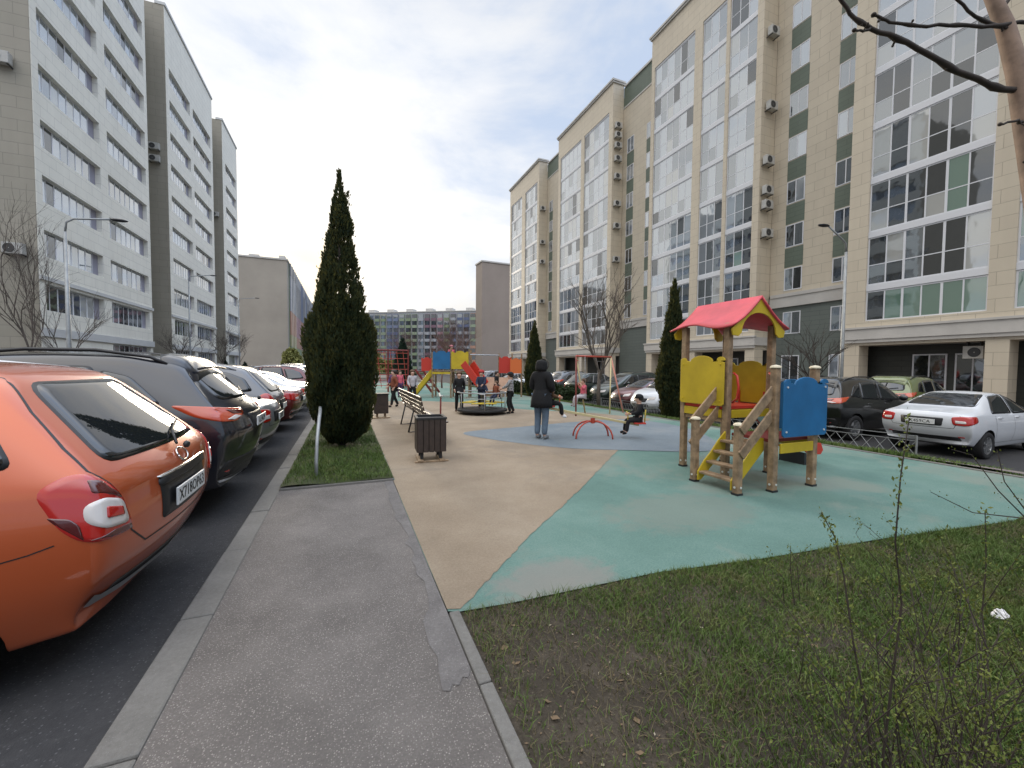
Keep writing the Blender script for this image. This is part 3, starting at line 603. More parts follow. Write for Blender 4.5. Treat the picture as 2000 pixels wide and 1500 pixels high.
rs = random.Random(5); st = []; u = 3.0
while u < 76:
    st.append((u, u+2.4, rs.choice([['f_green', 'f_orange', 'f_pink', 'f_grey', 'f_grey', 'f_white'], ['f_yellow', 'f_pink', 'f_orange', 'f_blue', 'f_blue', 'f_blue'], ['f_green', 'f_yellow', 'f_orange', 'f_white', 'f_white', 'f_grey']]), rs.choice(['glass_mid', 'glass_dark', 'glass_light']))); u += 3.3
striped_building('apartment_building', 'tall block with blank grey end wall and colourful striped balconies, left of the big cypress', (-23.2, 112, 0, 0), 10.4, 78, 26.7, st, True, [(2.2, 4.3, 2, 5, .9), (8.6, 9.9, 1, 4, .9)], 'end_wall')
striped_building('apartment_building', 'plain taupe end wall of a block beyond the swings, with bare twigs before it', (32.2, 100, 0, rad(3)), 9.5, 4.5, 28.3, [], True, [], 'end_wall_r')
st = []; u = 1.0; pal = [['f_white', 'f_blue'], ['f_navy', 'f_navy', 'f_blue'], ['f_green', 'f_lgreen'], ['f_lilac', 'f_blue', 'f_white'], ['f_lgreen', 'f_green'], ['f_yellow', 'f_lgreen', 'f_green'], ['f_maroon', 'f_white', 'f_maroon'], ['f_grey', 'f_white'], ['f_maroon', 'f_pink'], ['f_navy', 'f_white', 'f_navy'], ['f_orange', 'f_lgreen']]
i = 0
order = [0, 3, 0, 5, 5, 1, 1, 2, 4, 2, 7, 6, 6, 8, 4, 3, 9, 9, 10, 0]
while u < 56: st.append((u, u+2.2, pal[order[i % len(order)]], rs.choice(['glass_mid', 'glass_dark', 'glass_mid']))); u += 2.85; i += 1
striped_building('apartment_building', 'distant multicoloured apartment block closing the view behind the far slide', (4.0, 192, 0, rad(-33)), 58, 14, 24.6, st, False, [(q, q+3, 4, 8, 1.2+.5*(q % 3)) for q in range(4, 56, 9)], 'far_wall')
# ================================================================== CARS
def interp_prof(xs, ys, x): return float(np.interp(x, xs, ys))
CARS = {
 # x (rear 0 -> front), roof-line x, roof-line z, belt z, half width at the belt, wheel x
 'hatch': dict(L=4.10, W=.90, x=[0, .26, .62, 1.10, 1.70, 2.30, 2.75, 3.15, 3.65, 4.10], x4=[.50, .62, .85, 1.25, 1.75, 2.25, 2.72, 3.12, 3.65, 4.0],
               z4=[1.50, 1.59, 1.635, 1.65, 1.65, 1.58, 1.30, 1.06, .98, .81], z3=[1.03, 1.03, 1.02, 1.0, .98, .97, .96, .93, .86, .68], wr=[.56, .575, .59, .60, .60, .60, .66, .72, .70, .62],
               dxr=[.18, .0, .0, .02], z0=[.36, .28, .22, .22, .22, .22, .22, .22, .22, .26], wheels=(.86, 3.30), wr_=.315, curv=.10),
 'suv': dict(L=4.42, W=.91, x=[0, .26, .66, 1.15, 1.80, 2.40, 2.90, 3.35, 3.90, 4.42], x4=[.52, .60, .85, 1.30, 1.85, 2.40, 2.88, 3.30, 3.9, 4.3],
             z4=[1.55, 1.67, 1.735, 1.765, 1.765, 1.71, 1.42, 1.14, 1.06, .87], z3=[1.12, 1.12, 1.11, 1.08, 1.05, 1.03, 1.02, 1.0, .93, .72], wr=[.56, .58, .60, .62, .63, .63, .69, .76, .74, .66],
             dxr=[.17, .04, 0, .06], z0=[.42, .36, .28, .26, .26, .26, .26, .26, .26, .30], wheels=(.86, 3.52), wr_=.35, curv=.18),
 'sedan': dict(L=4.28, W=.85, x=[0, .26, .66, 1.15, 1.75, 2.35, 2.80, 3.20, 3.75, 4.28], x4=[.10, .42, .74, 1.22, 1.75, 2.30, 2.75, 3.18, 3.75, 4.15],
               z4=[1.03, 1.075, 1.12, 1.385, 1.485, 1.46, 1.24, 1.02, .95, .78], z3=[.94, .98, .985, .97, .96, .95, .94, .92, .84, .66], wr=[.64, .70, .70, .58, .585, .59, .65, .72, .70, .62],
               dxr=[.18, .04, 0, .03], z0=[.40, .33, .25, .22, .22, .22, .22, .22, .22, .26], wheels=(.86, 3.38), wr_=.30, curv=.16),
}
TJ = [-1, -.62, 0, .62, 1]
def car_body_mesh(kind, lv=3):
    S = CARS[kind]; n = len(S['x']); W = S['W']; P = {}
    for i in range(n):
        for k in range(5):
            kw = [.86, .985, 1.0, .945][k] if k < 4 else None
            z0 = S['z0'][i]; z3 = S['z3'][i]; z = [z0, z0+(z3-z0)*.32, z0+(z3-z0)*.72, z3][k] if k < 4 else S['z4'][i]
            end = 1 - (.05 if i in (0, n-1) else 0) - (.02 if i in (1, n-2) else 0)
            w = W*kw*end if k < 4 else S['wr'][i]*W/.86
            x = S['x'][i] if k < 4 else S['x4'][i]
            if i == 0 and k < 4: x += S['dxr'][k]
            if i == n-1: x -= [.10, .0, .04, .10, .0][k]
            for j, t in enumerate(TJ):
                if 0 < i < n-1 and 0 < k < 4 and 0 < j < 4: continue
                xx = x; zz = z
                if i == 0: xx += S['curv']*t*t*(1 if k < 4 else .5)
                if i == n-1: xx -= .22*t*t
                if k == 4: zz -= .05*t*t*(1 if 2 < i < 7 else .6)
                if k == 0: zz = z0 if j in (0, 4) else z0-.02
                P[(i, j, k)] = (xx, t*w, zz)
    keys = list(P); idx = {q: a for a, q in enumerate(keys)}; F = []
    def q(a, b, c, d): F.append(tuple(idx[e] for e in (a, b, c, d)))
    for i in range(n-1):
        for k in range(4): q((i, 0, k), (i+1, 0, k), (i+1, 0, k+1), (i, 0, k+1)); q((i, 4, k), (i, 4, k+1), (i+1, 4, k+1), (i+1, 4, k))
        for j in range(4): q((i, j, 4), (i+1, j, 4), (i+1, j+1, 4), (i, j+1, 4)); q((i, j, 0), (i, j+1, 0), (i+1, j+1, 0), (i+1, j, 0))
    for j in range(4):
        for k in range(4): q((0, j, k), (0, j, k+1), (0, j+1, k+1), (0, j+1, k)); q((n-1, j, k), (n-1, j+1, k), (n-1, j+1, k+1), (n-1, j, k+1))
    me = bpy.data.meshes.new('cage'); me.from_pydata([P[a] for a in keys], [], F)
    bm = bmesh.new(); bm.from_mesh(me); cl = bm.edges.layers.float.new('crease_edge')
    bm.verts.ensure_lookup_table()
    inv = {a: b for b, a in idx.items()}
    for e in bm.edges:
        (i1, j1, k1), (i2, j2, k2) = inv[e.verts[0].index], inv[e.verts[1].index]
        c = 0
        if k1 == k2 == 3 and j1 == j2 and j1 in (0, 4): c = .45
        if i1 == i2 == 0 and j1 == j2 and j1 in (0, 4): c = .35
        if i1 == i2 == 0 and k1 == k2 == 3: c = .35
        if k1 == k2 == 4 and j1 == j2 and j1 in (0, 4) and 1 < i1 < 7: c = .30
        if k1 == k2 == 2 and i1 == i2 == 0 and kind != 'sedan': c = .45
        if k1 == k2 == 0: c = .5
        if i1 == i2 == 0 and k1 == k2 == 4: c = .5
        if kind == 'sedan' and i1 == i2 and i1 in (2,) and k1 == k2 == 4: c = .4
        e[cl] = c
    bmesh.ops.recalc_face_normals(bm, faces=bm.faces); bm.to_mesh(me); bm.free()
    o = bpy.data.objects.new('cage', me); COL.objects.link(o); sb = o.modifiers.new('s', 'SUBSURF'); sb.levels = lv
    cut = MB()
    for wx in S['wheels']:
        for s in (-1, 1): cut.lathe([(0, s*.5), (S['wr_']+.055, s*.5), (S['wr_']+.055, s*1.2), (0, s*1.2)], (wx, 0, S['wr_']), 32, 'Y')
    cme = cut.mesh('cut', 'well'); co = bpy.data.objects.new('cut', cme); COL.objects.link(co)
    me.materials.append(MATS['paint_white']); me.materials.append(MATS['well'])
    for p in cme.polygons: p.material_index = 0
    bo = o.modifiers.new('b', 'BOOLEAN'); bo.operation = 'DIFFERENCE'; bo.object = co; bo.solver = 'EXACT'
    try: bo.material_mode = 'TRANSFER'
    except Exception: pass
    dg = bpy.context.evaluated_depsgraph_get(); dg.update(); nm = bpy.data.meshes.new_from_object(o.evaluated_get(dg))
    bpy.data.objects.remove(o); bpy.data.objects.remove(co)
    nm.name = 'car_body'
    names = [m.name if m else '' for m in nm.materials]
    ms = [0]*len(nm.polygons)
    for p in nm.polygons:
        c = p.center; r = min(math.hypot(c.x-wx, c.z-S['wr_']) for wx in S['wheels'])
        if r < S['wr_']+.058 and abs(c.y) < W*1.02: ms[p.index] = 1 if (abs(abs(p.normal.y)) < .2 or abs(c.y) < .55) and abs(p.normal.y) > -1 and r > 0 and (r < S['wr_']+.03 or abs(p.normal.y) < .2) else 0
    nm.materials.clear(); nm.materials.append(MATS['paint_white']); nm.materials.append(MATS['well'])
    nm.polygons.foreach_set('material_index', ms); nm.polygons.foreach_set('use_smooth', [m_ == 0 for m_ in ms])
    bm = bmesh.new(); bm.from_mesh(nm); bvh = BVHTree.FromBMesh(bm); bm.free()
    return nm, bvh
def densify(pts, step, closed=True):
    out = []; n = len(pts)
    for i in range(n if closed else n-1):
        a = Vector(pts[i]); b = Vector(pts[(i+1) % n]); k = max(1, int((b-a).length/step))
        for s in range(k): out.append(a.lerp(b, s/k))
    if not closed: out.append(Vector(pts[-1]))
    return out
def round_poly(pts, r=.05, seg=4):
    out = []; n = len(pts)
    for i in range(n):
        p = Vector(pts[i]); a = Vector(pts[i-1])-p; b = Vector(pts[(i+1) % n])-p; ra = min(r, a.length*.45); rb = min(r, b.length*.45)
        s = p+a.normalized()*ra; e = p+b.normalized()*rb
        for t in range(seg+1): t /= seg; out.append((1-t)**2*s+2*t*(1-t)*p+t*t*e)
    return out
def hit(bvh, p, d):
    h = bvh.ray_cast(p, d)
    if h[0] is None: h = bvh.find_nearest(p+d*3)
    return h[0]
def patch(mb, bvh, poly, axis, off=.006, r=.05, rings=5, skirt=.012, ray=None, start=4.0, step=.05):
    """a panel lying on the body: poly in (y, z) for axis 'x' (seen from the rear) or '-x' (front), (x, z) for '+y'/'-y', (x, y) for 'z'"""
    pl = densify(round_poly(poly, r) if r else poly, step)
    dirs = {'x': Vector((1, 0, 0)), '-x': Vector((-1, 0, 0)), '+y': Vector((0, -1, 0)), '-y': Vector((0, 1, 0)), 'z': Vector((0, 0, -1))}
    d = dirs[axis] if ray is None else Vector(ray).normalized()
    def P(a, b):
        if axis == 'x': return Vector((0, a, b))-d*start
        if axis == '-x': return Vector((4, a, b))-d*start
        if axis in ('+y', '-y'): return Vector((a, 0, b))-d*start
        return Vector((a, b, 0))-d*start
    c = sum(pl, Vector((0, 0)))/len(pl); n = len(pl); vs = [hit(bvh, P(c.x, c.y), d)-d*off]; fs = []
    for k in range(1, rings+1):
        for p in pl: q = c.lerp(p, k/rings); vs.append(hit(bvh, P(q.x, q.y), d)-d*off)
    for a in range(n): vs.append(vs[1+(rings-1)*n+a]+d*(skirt+off))
    for a in range(n):
        b = (a+1) % n; fs.append((0, 1+a, 1+b))
        for k in range(rings): fs.append((1+k*n+a, 1+(k+1)*n+a, 1+(k+1)*n+b, 1+k*n+b))
    mb.add(vs, fs)
def line(mb, bvh, pts, axis, w=.007, off=.002, step=.04, start=4.0):
    dirs = {'x': Vector((1, 0, 0)), '+y': Vector((0, -1, 0)), '-y': Vector((0, 1, 0)), 'z': Vector((0, 0, -1))}; d = dirs[axis]; pl = densify([(*p,) for p in pts], step, False)
    mp = {'x': lambda q: Vector((0, q.x, q.y)), '+y': lambda q: Vector((q.x, 0, q.y)), '-y': lambda q: Vector((q.x, 0, q.y)), 'z': lambda q: Vector((q.x, q.y, 0))}[axis]
    vs = []
    for i, p in enumerate(pl):
        t = (pl[min(i+1, len(pl)-1)]-pl[max(0, i-1)]).normalized(); nn = Vector((-t.y, t.x))*w/2
        for s in (-1, 1): vs.append(hit(bvh, mp(p+nn*s)-d*start, d)-d*off)
    mb.add(vs, [(2*i, 2*i+1, 2*i+3, 2*i+2) for i in range(len(pl)-1)])
SHAPES = {
 'hatch': dict(rear=[(-.63, 1.11), (.63, 1.11), (.43, 1.515), (-.43, 1.515)],
   side=[[(1.98, 1.03), (2.92, 1.02), (2.30, 1.51), (2.0, 1.54)], [(1.10, 1.06), (1.90, 1.04), (1.92, 1.55), (1.25, 1.54)], [(.46, 1.14), (1.02, 1.09), (1.14, 1.49), (.86, 1.47), (.60, 1.36)]],
   wind=[(-.66, 1.06), (.66, 1.06), (.52, 1.47), (-.52, 1.47)],
   tail=None, plate=(0, .79), recess=[(-.36, .69), (.36, .69), (.38, .93), (-.38, .93)]),
 'suv': dict(rear=[(-.58, 1.26), (.58, 1.26), (.46, 1.60), (-.46, 1.60)],
   side=[[(2.10, 1.12), (3.05, 1.10), (2.42, 1.57), (2.12, 1.60)], [(1.22, 1.16), (2.02, 1.13), (2.04, 1.61), (1.30, 1.59)], [(.74, 1.24), (1.14, 1.19), (1.22, 1.56), (1.0, 1.50)]],
   wind=[(-.68, 1.12), (.68, 1.12), (.54, 1.60), (-.54, 1.60)],
   tail=None, plate=(0, .98), recess=[(-.31, .90), (.31, .90), (.33, 1.08), (-.33, 1.08)]),
 'sedan': dict(rear=[(-.60, 1.145), (.60, 1.145), (.50, 1.41), (-.50, 1.41)],
   side=[[(2.05, .99), (2.98, .99), (2.35, 1.38), (2.07, 1.41)], [(1.10, 1.01), (1.98, 1.0), (1.98, 1.41), (1.48, 1.37)]],
   wind=[(-.64, 1.02), (.64, 1.02), (.50, 1.40), (-.50, 1.40)],
   tail=[(-.83, .76), (-.52, .73), (-.50, .90), (-.83, .93)], plate=(0, .80), recess=[(-.36, .72), (.36, .72), (.38, .90), (-.38, .90)]),
}
def text_mesh(s, size, mname, parent, name, M):
    c = bpy.data.curves.new('t', 'FONT'); c.body = s; c.size = size; c.align_x = 'CENTER'; c.align_y = 'CENTER'; c.extrude = .0008; c.resolution_u = 2
    o = bpy.data.objects.new('t', c); COL.objects.link(o); dg = bpy.context.evaluated_depsgraph_get(); dg.update(); me = bpy.data.meshes.new_from_object(o.evaluated_get(dg))
    bpy.data.objects.remove(o); me.materials.clear(); me.materials.append(MATS[mname]); me.transform(M); me.name = name; return obj(name, me, parent)
WHEEL = {}
def wheel_meshes(r):
    if r in WHEEL: return WHEEL[r]
    t = MB(); h = .105; rr = r
    t.lathe([(rr*.64, -h*.85), (rr*.80, -h), (rr*.95, -h*.95), (rr, -h*.72), (rr, h*.72), (rr*.95, h*.95), (rr*.80, h), (rr*.64, h*.85)], (0, 0, 0), 40, 'Y')
    b = MB(); b.lathe([(rr*.645, -h*.8), (rr*.66, -h*.86), (rr*.60, -h*.80), (rr*.56, -h*.3), (.02, -h*.3)], (0, 0, 0), 32, 'Y')
    for k in range(7):
        a = 2*math.pi*k/7; b.beam((rr*.12*math.cos(a), -h*.62, rr*.12*math.sin(a)), (rr*.60*math.cos(a), -h*.74, rr*.60*math.sin(a)), .035, .03, (0, 1, 0))
    b.lathe([(0.001, -h*.80), (rr*.17, -h*.78), (rr*.19, -h*.5)], (0, 0, 0), 16, 'Y')
    WHEEL[r] = (t.mesh('tyre', 'tyre', True), b.mesh('rim', 'rim')); return WHEEL[r]
PROTO = {}
def make_car(kind, pname, detail=False, plate='', name='parked_car'):
    """local frame: x forward from the rear bumper, y to the left, z up"""
    S = CARS[kind]; H = SHAPES[kind]; nm, bvh = car_body_mesh(kind, 4 if detail else 3)
    R = thing(name, None, None); body = obj('body', nm, R); nm.materials[0] = MATS[pname]
    def mk(n, m, fn, par=R, smooth=True):
        b = MB(); fn(b); return b.build(n, m, par, smooth)
    trim = MB()
    for poly in H['side']:
        for ax in ('+y', '-y'): patch(trim, bvh, [(Vector(p)-sum((Vector(q) for q in poly), Vector((0, 0)))/len(poly))*1.07+sum((Vector(q) for q in poly), Vector((0, 0)))/len(poly) for p in poly], ax, .003, .06)
    for poly, ax in ((H['rear'], 'x'), (H['wind'], '-x')):
        c = sum((Vector(q) for q in poly), Vector((0, 0)))/len(poly); patch(trim, bvh, [(Vector(p)-c)*1.045+c for p in poly], ax, .003, .09 if ax == 'x' else .05)
    trim.build('window_surround', 'trim_black', R, True)
    for i, poly in enumerate(H['side']):
        for ax in ('+y', '-y'): mk('side_window', 'car_glass', lambda b: patch(b, bvh, poly, ax, .007, .05))
    rw = mk('rear_window', 'car_glass', lambda b: patch(b, bvh, H['rear'], 'x', .008, .08, 8))
    mk('windscreen', 'car_glass', lambda b: patch(b, bvh, H['wind'], '-x', .008, .05, 7))
    # lights
    for s in (-1, 1):
        D3 = Vector((1, -s*.62, 0)); cv = lambda q: (q[1]*s+s*.62*q[0], q[2])           # points (x, |y|, z) on the body seen along the corner diagonal
        pts3 = {'hatch': [(.36, .838, 1.015), (.27, .80, 1.08), (.20, .78, 1.085), (.15, .755, 1.05), (.09, .71, .95), (.066, .655, .75), (.10, .80, .756), (.177, .86, .76), (.264, .864, .842)],
                'suv': [(.62, .85, 1.225), (.40, .82, 1.205), (.2, .6, 1.17), (.15, .38, 1.15), (.14, .44, 1.08), (.17, .64, 1.03), (.30, .82, 1.05), (.45, .86, 1.10)],
                'sedan': [(.34, .84, .96), (.14, .62, .95), (.09, .50, .93), (.10, .52, .76), (.18, .70, .75), (.36, .85, .83)]}[kind]
        DP = lambda q: [cv(a) for a in q]
        tp = DP(pts3)
        def fn(b): patch(b, bvh, tp, 'x', .010, .05, 7, ray=tuple(D3))
        tl = mk('tail_light', 'lamp_red' if kind != 'suv' else 'lamp_orange', fn)
        if kind == 'suv': mk('lens', 'lamp_dark', lambda b: patch(b, bvh, DP([(.25, .68, 1.16), (.16, .42, 1.135), (.15, .46, 1.10), (.20, .62, 1.11)]), 'x', .015, .02, 4, ray=tuple(D3)), tl)
        # clear insert in the lamp
        cx_ = sum(p[0] for p in tp)/len(tp); cz_ = sum(p[1] for p in tp)/len(tp)
        if kind == 'suv': mk('lens', 'lamp_white', lambda b: patch(b, bvh, DP([(.15, .50, 1.075), (.18, .66, 1.05), (.24, .74, 1.065), (.18, .60, 1.095)]), 'x', .018, .02, 3, ray=tuple(D3)), tl)
        if kind == 'sedan': mk('lens', 'lamp_white', lambda b: patch(b, bvh, DP([(.10, .56, .80), (.18, .70, .80), (.18, .70, .85), (.10, .56, .86)]), 'x', .015, .02, 3, ray=tuple(D3)), tl)
        hz = S['z3'][-1]+.06
        mk('headlight', 'lamp_white', lambda b: patch(b, bvh, [(s*.42, hz-.13), (s*.72, hz-.10), (s*.74, hz+.03), (s*.45, hz-.02)], '-x', .008, .03, 4))
        mk('door_mirror', pname, lambda b: b.ell((2.72 if kind != 'suv' else 2.85, s*(S['W']+.10), 1.03 if kind != 'suv' else 1.16), (.07, .11, .085)))
        for wx in S['wheels']:
            ty, rm = wheel_meshes(S['wr_']); w = thing('wheel', None, None, (wx, s*(S['W']-.115), S['wr_']), 0 if s < 0 else math.pi); w.parent = R
            obj('tyre', ty, w); obj('rim', rm, w)
        ax = '+y' if s > 0 else '-y'
        hx = [(1.28, .90), (2.12, .90)] if kind != 'suv' else [(1.40, 1.0), (2.22, 1.0)]
        for x0, z0 in hx: mk('door_handle', pname, lambda b: patch(b, bvh, [(x0, z0-.015), (x0+.17, z0-.015), (x0+.17, z0+.02), (x0, z0+.02)], ax, .022, .012, 2, .02))
    mk('grille', 'trim_black', lambda b: (patch(b, bvh, [(-.36, S['z3'][-1]-.16), (.36, S['z3'][-1]-.16), (.42, S['z3'][-1]+.0), (-.42, S['z3'][-1]+.0)], '-x', .008, .03, 4), patch(b, bvh, [(-.5, .36), (.5, .36), (.5, .48), (-.5, .48)], '-x', .008, .03, 4)))
    mk('plate_recess', 'trim_black', lambda b: patch(b, bvh, H['recess'], 'x', .005, .03, 4))
    py, pz = H['plate']
    p = hit(bvh, Vector((-3, py, pz)), Vector((1, 0, 0))); px_ = p.x
    tilt = Matrix.Rotation(rad(-4), 4, 'Y')
    pb = MB(); pb.box((px_-.022, py, pz), (.012, .52, .112)); pl = pb.build('number_plate', 'plate', R, bevel=.004)
    if plate:
        M = Matrix.Translation((px_-.0295, py, pz-.002)) @ Matrix(((0, 0, -1, 0), (-1, 0, 0, 0), (0, 1, 0, 0), (0, 0, 0, 1))).to_4x4()
        text_mesh(plate, .105, 'ink', pl, 'plate_text', M)
    # door gaps, tailgate gap
    zb = S['z3'][4]-.02
    for ax in ('+y', '-y'):
        g = MB()
        for x0 in ((1.06, 1.94, 2.88) if kind == 'hatch' else (1.18, 2.06, 3.0)):
            line(g, bvh, [(x0+(.06 if x0 < 1.5 else 0), S['z0'][4]+.10), (x0, .7), (x0, zb)], ax)
        line(g, bvh, [(1.16, S['z0'][4]+.12), (2.92, S['z0'][4]+.12)], ax); g.build('door_gap', 'trim_black', R)
    g = MB()
    if kind == 'sedan': line(g, bvh, [(-.62, .96), (-.60, .82), (-.54, .68), (.54, .68), (.60, .82), (.62, .96)], 'x', .008)
    else:
        zz_ = 0 if kind == 'hatch' else .12
        line(g, bvh, [(-.49, 1.55+zz_), (-.62, 1.38+zz_), (-.72, 1.20+zz_), (-.765, 1.09+zz_), (-.70, .90+zz_), (-.66, .74+zz_), (-.60, .69+zz_), (-.52, .63+zz_), (.52, .63+zz_), (.60, .69+zz_), (.66, .74+zz_), (.70, .90+zz_), (.765, 1.09+zz_), (.72, 1.20+zz_), (.62, 1.38+zz_), (.49, 1.55+zz_)], 'x', .009)
    g.build('panel_gap', 'trim_black', R)
    if kind != 'sedan':
        mk('rear_wiper', 'trim_black', lambda b: (b.tube([hit(bvh, Vector((-3, yy, zz)), Vector((1, 0, 0)))+Vector((-.03, 0, 0)) for yy, zz in ((0, H['rear'][0][1]-.02), (-.15, H['rear'][0][1]+.05), (-.42, H['rear'][0][1]+.09))], .009, 6), b.ell((px_+.0, 0, H['rear'][0][1]-.03), (.02, .03, .025))))
        for s in (-1, 1):
            zt = S['z4'][3]
            mk('roof_rail', 'silver_trim' if kind == 'hatch' else 'trim_black', lambda b: b.tube([hit(bvh, Vector((xx, s*.58, 4)), Vector((0, 0, -1)))+Vector((0, 0, hh)) for xx, hh in ((.75, -.01), (.88, .035), (1.3, .045), (1.8, .045), (2.15, .035), (2.3, -.01))], .017, 8))
        if kind == 'suv': mk('roof_spoiler', pname, lambda b: patch(b, bvh, [(.50, -.55), (.82, -.57), (.82, .57), (.50, .55)], 'z', .035, .05, 4, .05))
    mk('lower_trim', 'trim_black' if kind != 'sedan' else 'trim_black', lambda b: patch(b, bvh, [(-.62, S['z0'][0]+.0), (.62, S['z0'][0]+.0), (.60, S['z0'][0]+.09), (-.60, S['z0'][0]+.09)], 'x', .006, .03, 4))
    for s in ((-1, 1) if kind != 'hatch' else ()): mk('reflector', 'lamp_red', lambda b: patch(b, bvh, [(s*.58, .47), (s*.68, .47), (s*.68, .50), (s*.58, .50)], 'x', .008, .02, 2))
    return R, bvh
def place_car(proto, loc, rz, pname, label, group, cat='car'):
    o = copy_tree(proto); o.location = loc; o.rotation_euler = (0, 0, rz); tag(o, label, cat, group)
    for ch in o.children:
        if ch.name.split('.')[0] in ('body', 'door_mirror', 'door_handle', 'roof_spoiler'):
            ch.material_slots[0].link = 'OBJECT'; ch.material_slots[0].material = MATS[pname]
    return o
# the orange hatchback at the front of the row
PI = math.pi
ORL = 'orange hatchback nearest the camera, with a large red and white tail light'
orange, bv = make_car('hatch', 'paint_orange', True, 'X718OP63'); tag(orange, ORL, 'car', 'cars parked in a row on the near road')
orange.location = (-1.0, 3.42, -.07); orange.rotation_euler = (0, 0, PI)
def add(par, n, m, fn, smooth=True):
    b = MB(); fn(b); return b.build(n, m, par, smooth)
# two-tone tail light of the orange car (its left lamp faces the camera)
for tl in [c for c in orange.children if c.name.startswith('tail_light')]:
    s = 1 if sum(v.co.y for v in tl.data.vertices) > 0 else -1
    D3 = (1, -s*.62, 0); DP = lambda q: [(a[1]*s+s*.62*a[0], a[2]) for a in q]
    pz_ = lambda n, m, q, off, r_: add(tl, n, m, lambda b: patch(b, bv, DP(q), 'x', off, r_, 4, ray=D3))
    pz_('dark_lens', 'lamp_dark', [(.16, .765, 1.045), (.21, .785, 1.055), (.21, .79, .995), (.13, .745, .965), (.09, .712, .935), (.098, .72, .96)], .014, .01)
    pz_('dark_lens', 'lamp_dark', [(.31, .855, .90), (.264, .860, .85), (.18, .858, .775), (.20, .853, .85), (.23, .855, .885)], .014, .01)
    pz_('dark_lens', 'lamp_dark', [(.068, .665, .757), (.10, .795, .763), (.165, .852, .772), (.10, .775, .792), (.07, .675, .785)], .014, .008)
    pz_('reversing_lens', 'lamp_white', [(.072, .690, .80), (.13, .815, .815), (.19, .845, .855), (.195, .835, .94), (.15, .79, .965), (.088, .715, .93)], .017, .035)
    pz_('fog_lens', 'lamp_red', [(.085, .722, .85), (.14, .80, .865), (.145, .79, .92), (.09, .725, .895)], .023, .01)
add(orange, 'bumper_strip', 'silver_trim', lambda b: (line(b, bv, [(-.76, .43), (-.68, .395), (-.5, .38), (0, .375), (.5, .38), (.68, .395), (.76, .43)], 'x', .05, .012)))
add(orange, 'bumper_gap', 'trim_black', lambda b: (line(b, bv, [(.27, .77), (.36, .74), (.50, .71)], '+y', .006), line(b, bv, [(.27, .77), (.36, .74), (.50, .71)], '-y', .006)))
add(orange, 'plate_garnish', 'trim_black', lambda b: patch(b, bv, [(-.39, .90), (.39, .90), (.38, .945), (-.38, .945)], 'x', .018, .02, 3))
add(orange, 'garnish_edge', 'chrome', lambda b: patch(b, bv, [(-.39, .948), (.39, .948), (.39, .957), (-.39, .957)], 'x', .022, .004, 2))
add(orange, 'emblem', 'chrome', lambda b: [b.tube([hit(bv, Vector((-3, .075*math.cos(a)*1.0, 1.02+.040*math.sin(a))), Vector((1, 0, 0)))+Vector((-.010, 0, 0)) for a in [k*PI/12 for k in range(25)]], .006, 6)])
p = hit(bv, Vector((-3, .40, .76)), Vector((1, 0, 0)))
text_mesh('1.6 16V', .06, 'chrome', orange, 'badge', Matrix.Translation((p.x-.012, .44, .745)) @ Matrix(((0, 0, -1, 0), (-1, 0, 0, 0), (0, 1, 0, 0), (0, 0, 0, 1))).to_4x4()) if False else None
GN = 'cars parked in a row on the near road'
suv, bs = make_car('suv', 'paint_navy', True, 'A154KM'); tag(suv, 'dark navy crossover with roof rails, standing just beyond the orange hatchback', 'car', GN)
suv.location = (-.94, 5.78, -.07); suv.rotation_euler = (0, 0, PI)
add(suv, 'bumper_insert', 'trim_black', lambda b: patch(b, bs, [(-.78, .42), (.78, .42), (.74, .62), (-.74, .62)], 'x', .006, .05, 4))
add(suv, 'roof_spoiler_lip', 'trim_black', lambda b: b.tube([(.50, y, 1.60-.25*y*y*.3) for y in (-.52, -.3, 0, .3, .52)], .014, 6))
add(suv, 'bumper_chrome', 'silver_trim', lambda b: line(b, bs, [(-.70, .40), (-.5, .385), (0, .38), (.5, .385), (.70, .40)], 'x', .018, .008))
sedan0, bsd = make_car('sedan', 'paint_silver', False, 'E207HT')
tag(sedan0, 'silver saloon, third car in the near row, just beyond the navy crossover', 'car', GN); sedan0.location = (-1.0, 7.85, -.07); sedan0.rotation_euler = (0, 0, PI)
hatch0, bh0 = make_car('hatch', 'paint_grey', False, '')
tag(hatch0, 'grey hatchback half hidden between the silver and the dark red cars', 'car', GN); hatch0.location = (-1.22, 9.95, -.07); hatch0.rotation_euler = (0, 0, PI)
far_left = [('sedan', 12.0, 'paint_red', 'dark red saloon beside the big cypress, its tail light glowing red'), ('sedan', 14.3, 'paint_silver', 'pale silver saloon roof just beyond the dark red saloon'),
            ('sedan', 16.7, 'paint_white', 'white saloon, second beyond the dark red one'), ('hatch', 19.0, 'paint_maroon', 'maroon hatchback, third beyond the dark red saloon'),
            ('sedan', 21.4, 'paint_silver', 'silver saloon between a maroon hatchback and a white one'), ('hatch', 23.9, 'paint_white', 'white hatchback near the far end of the near row'),
            ('suv', 26.5, 'paint_grey', 'grey crossover near the far end of the near row'), ('sedan', 29.2, 'paint_silver', 'last silver saloon at the far end of the near row')]
protos = dict(sedan=sedan0, hatch=hatch0, suv=suv)
for k, y, pn, lb in far_left: place_car(protos[k], (-1.0-.1*(y > 15), y, -.07), PI, pn, lb, GN)
far2 = [('hatch', 27, 'paint_white', 'white hatchback in the row under the shaded end wall'), ('sedan', 33, 'paint_silver', 'silver saloon at the kerb of the white tiled block'), ('suv', 39, 'paint_black', 'black crossover at the kerb of the white tiled block'),
        ('hatch', 46, 'paint_beige', 'beige hatchback at the kerb of the white tiled block'), ('sedan', 53, 'paint_white', 'white saloon at the kerb before the second wing'), ('hatch', 60, 'paint_grey', 'grey hatchback at the kerb far down the road')]
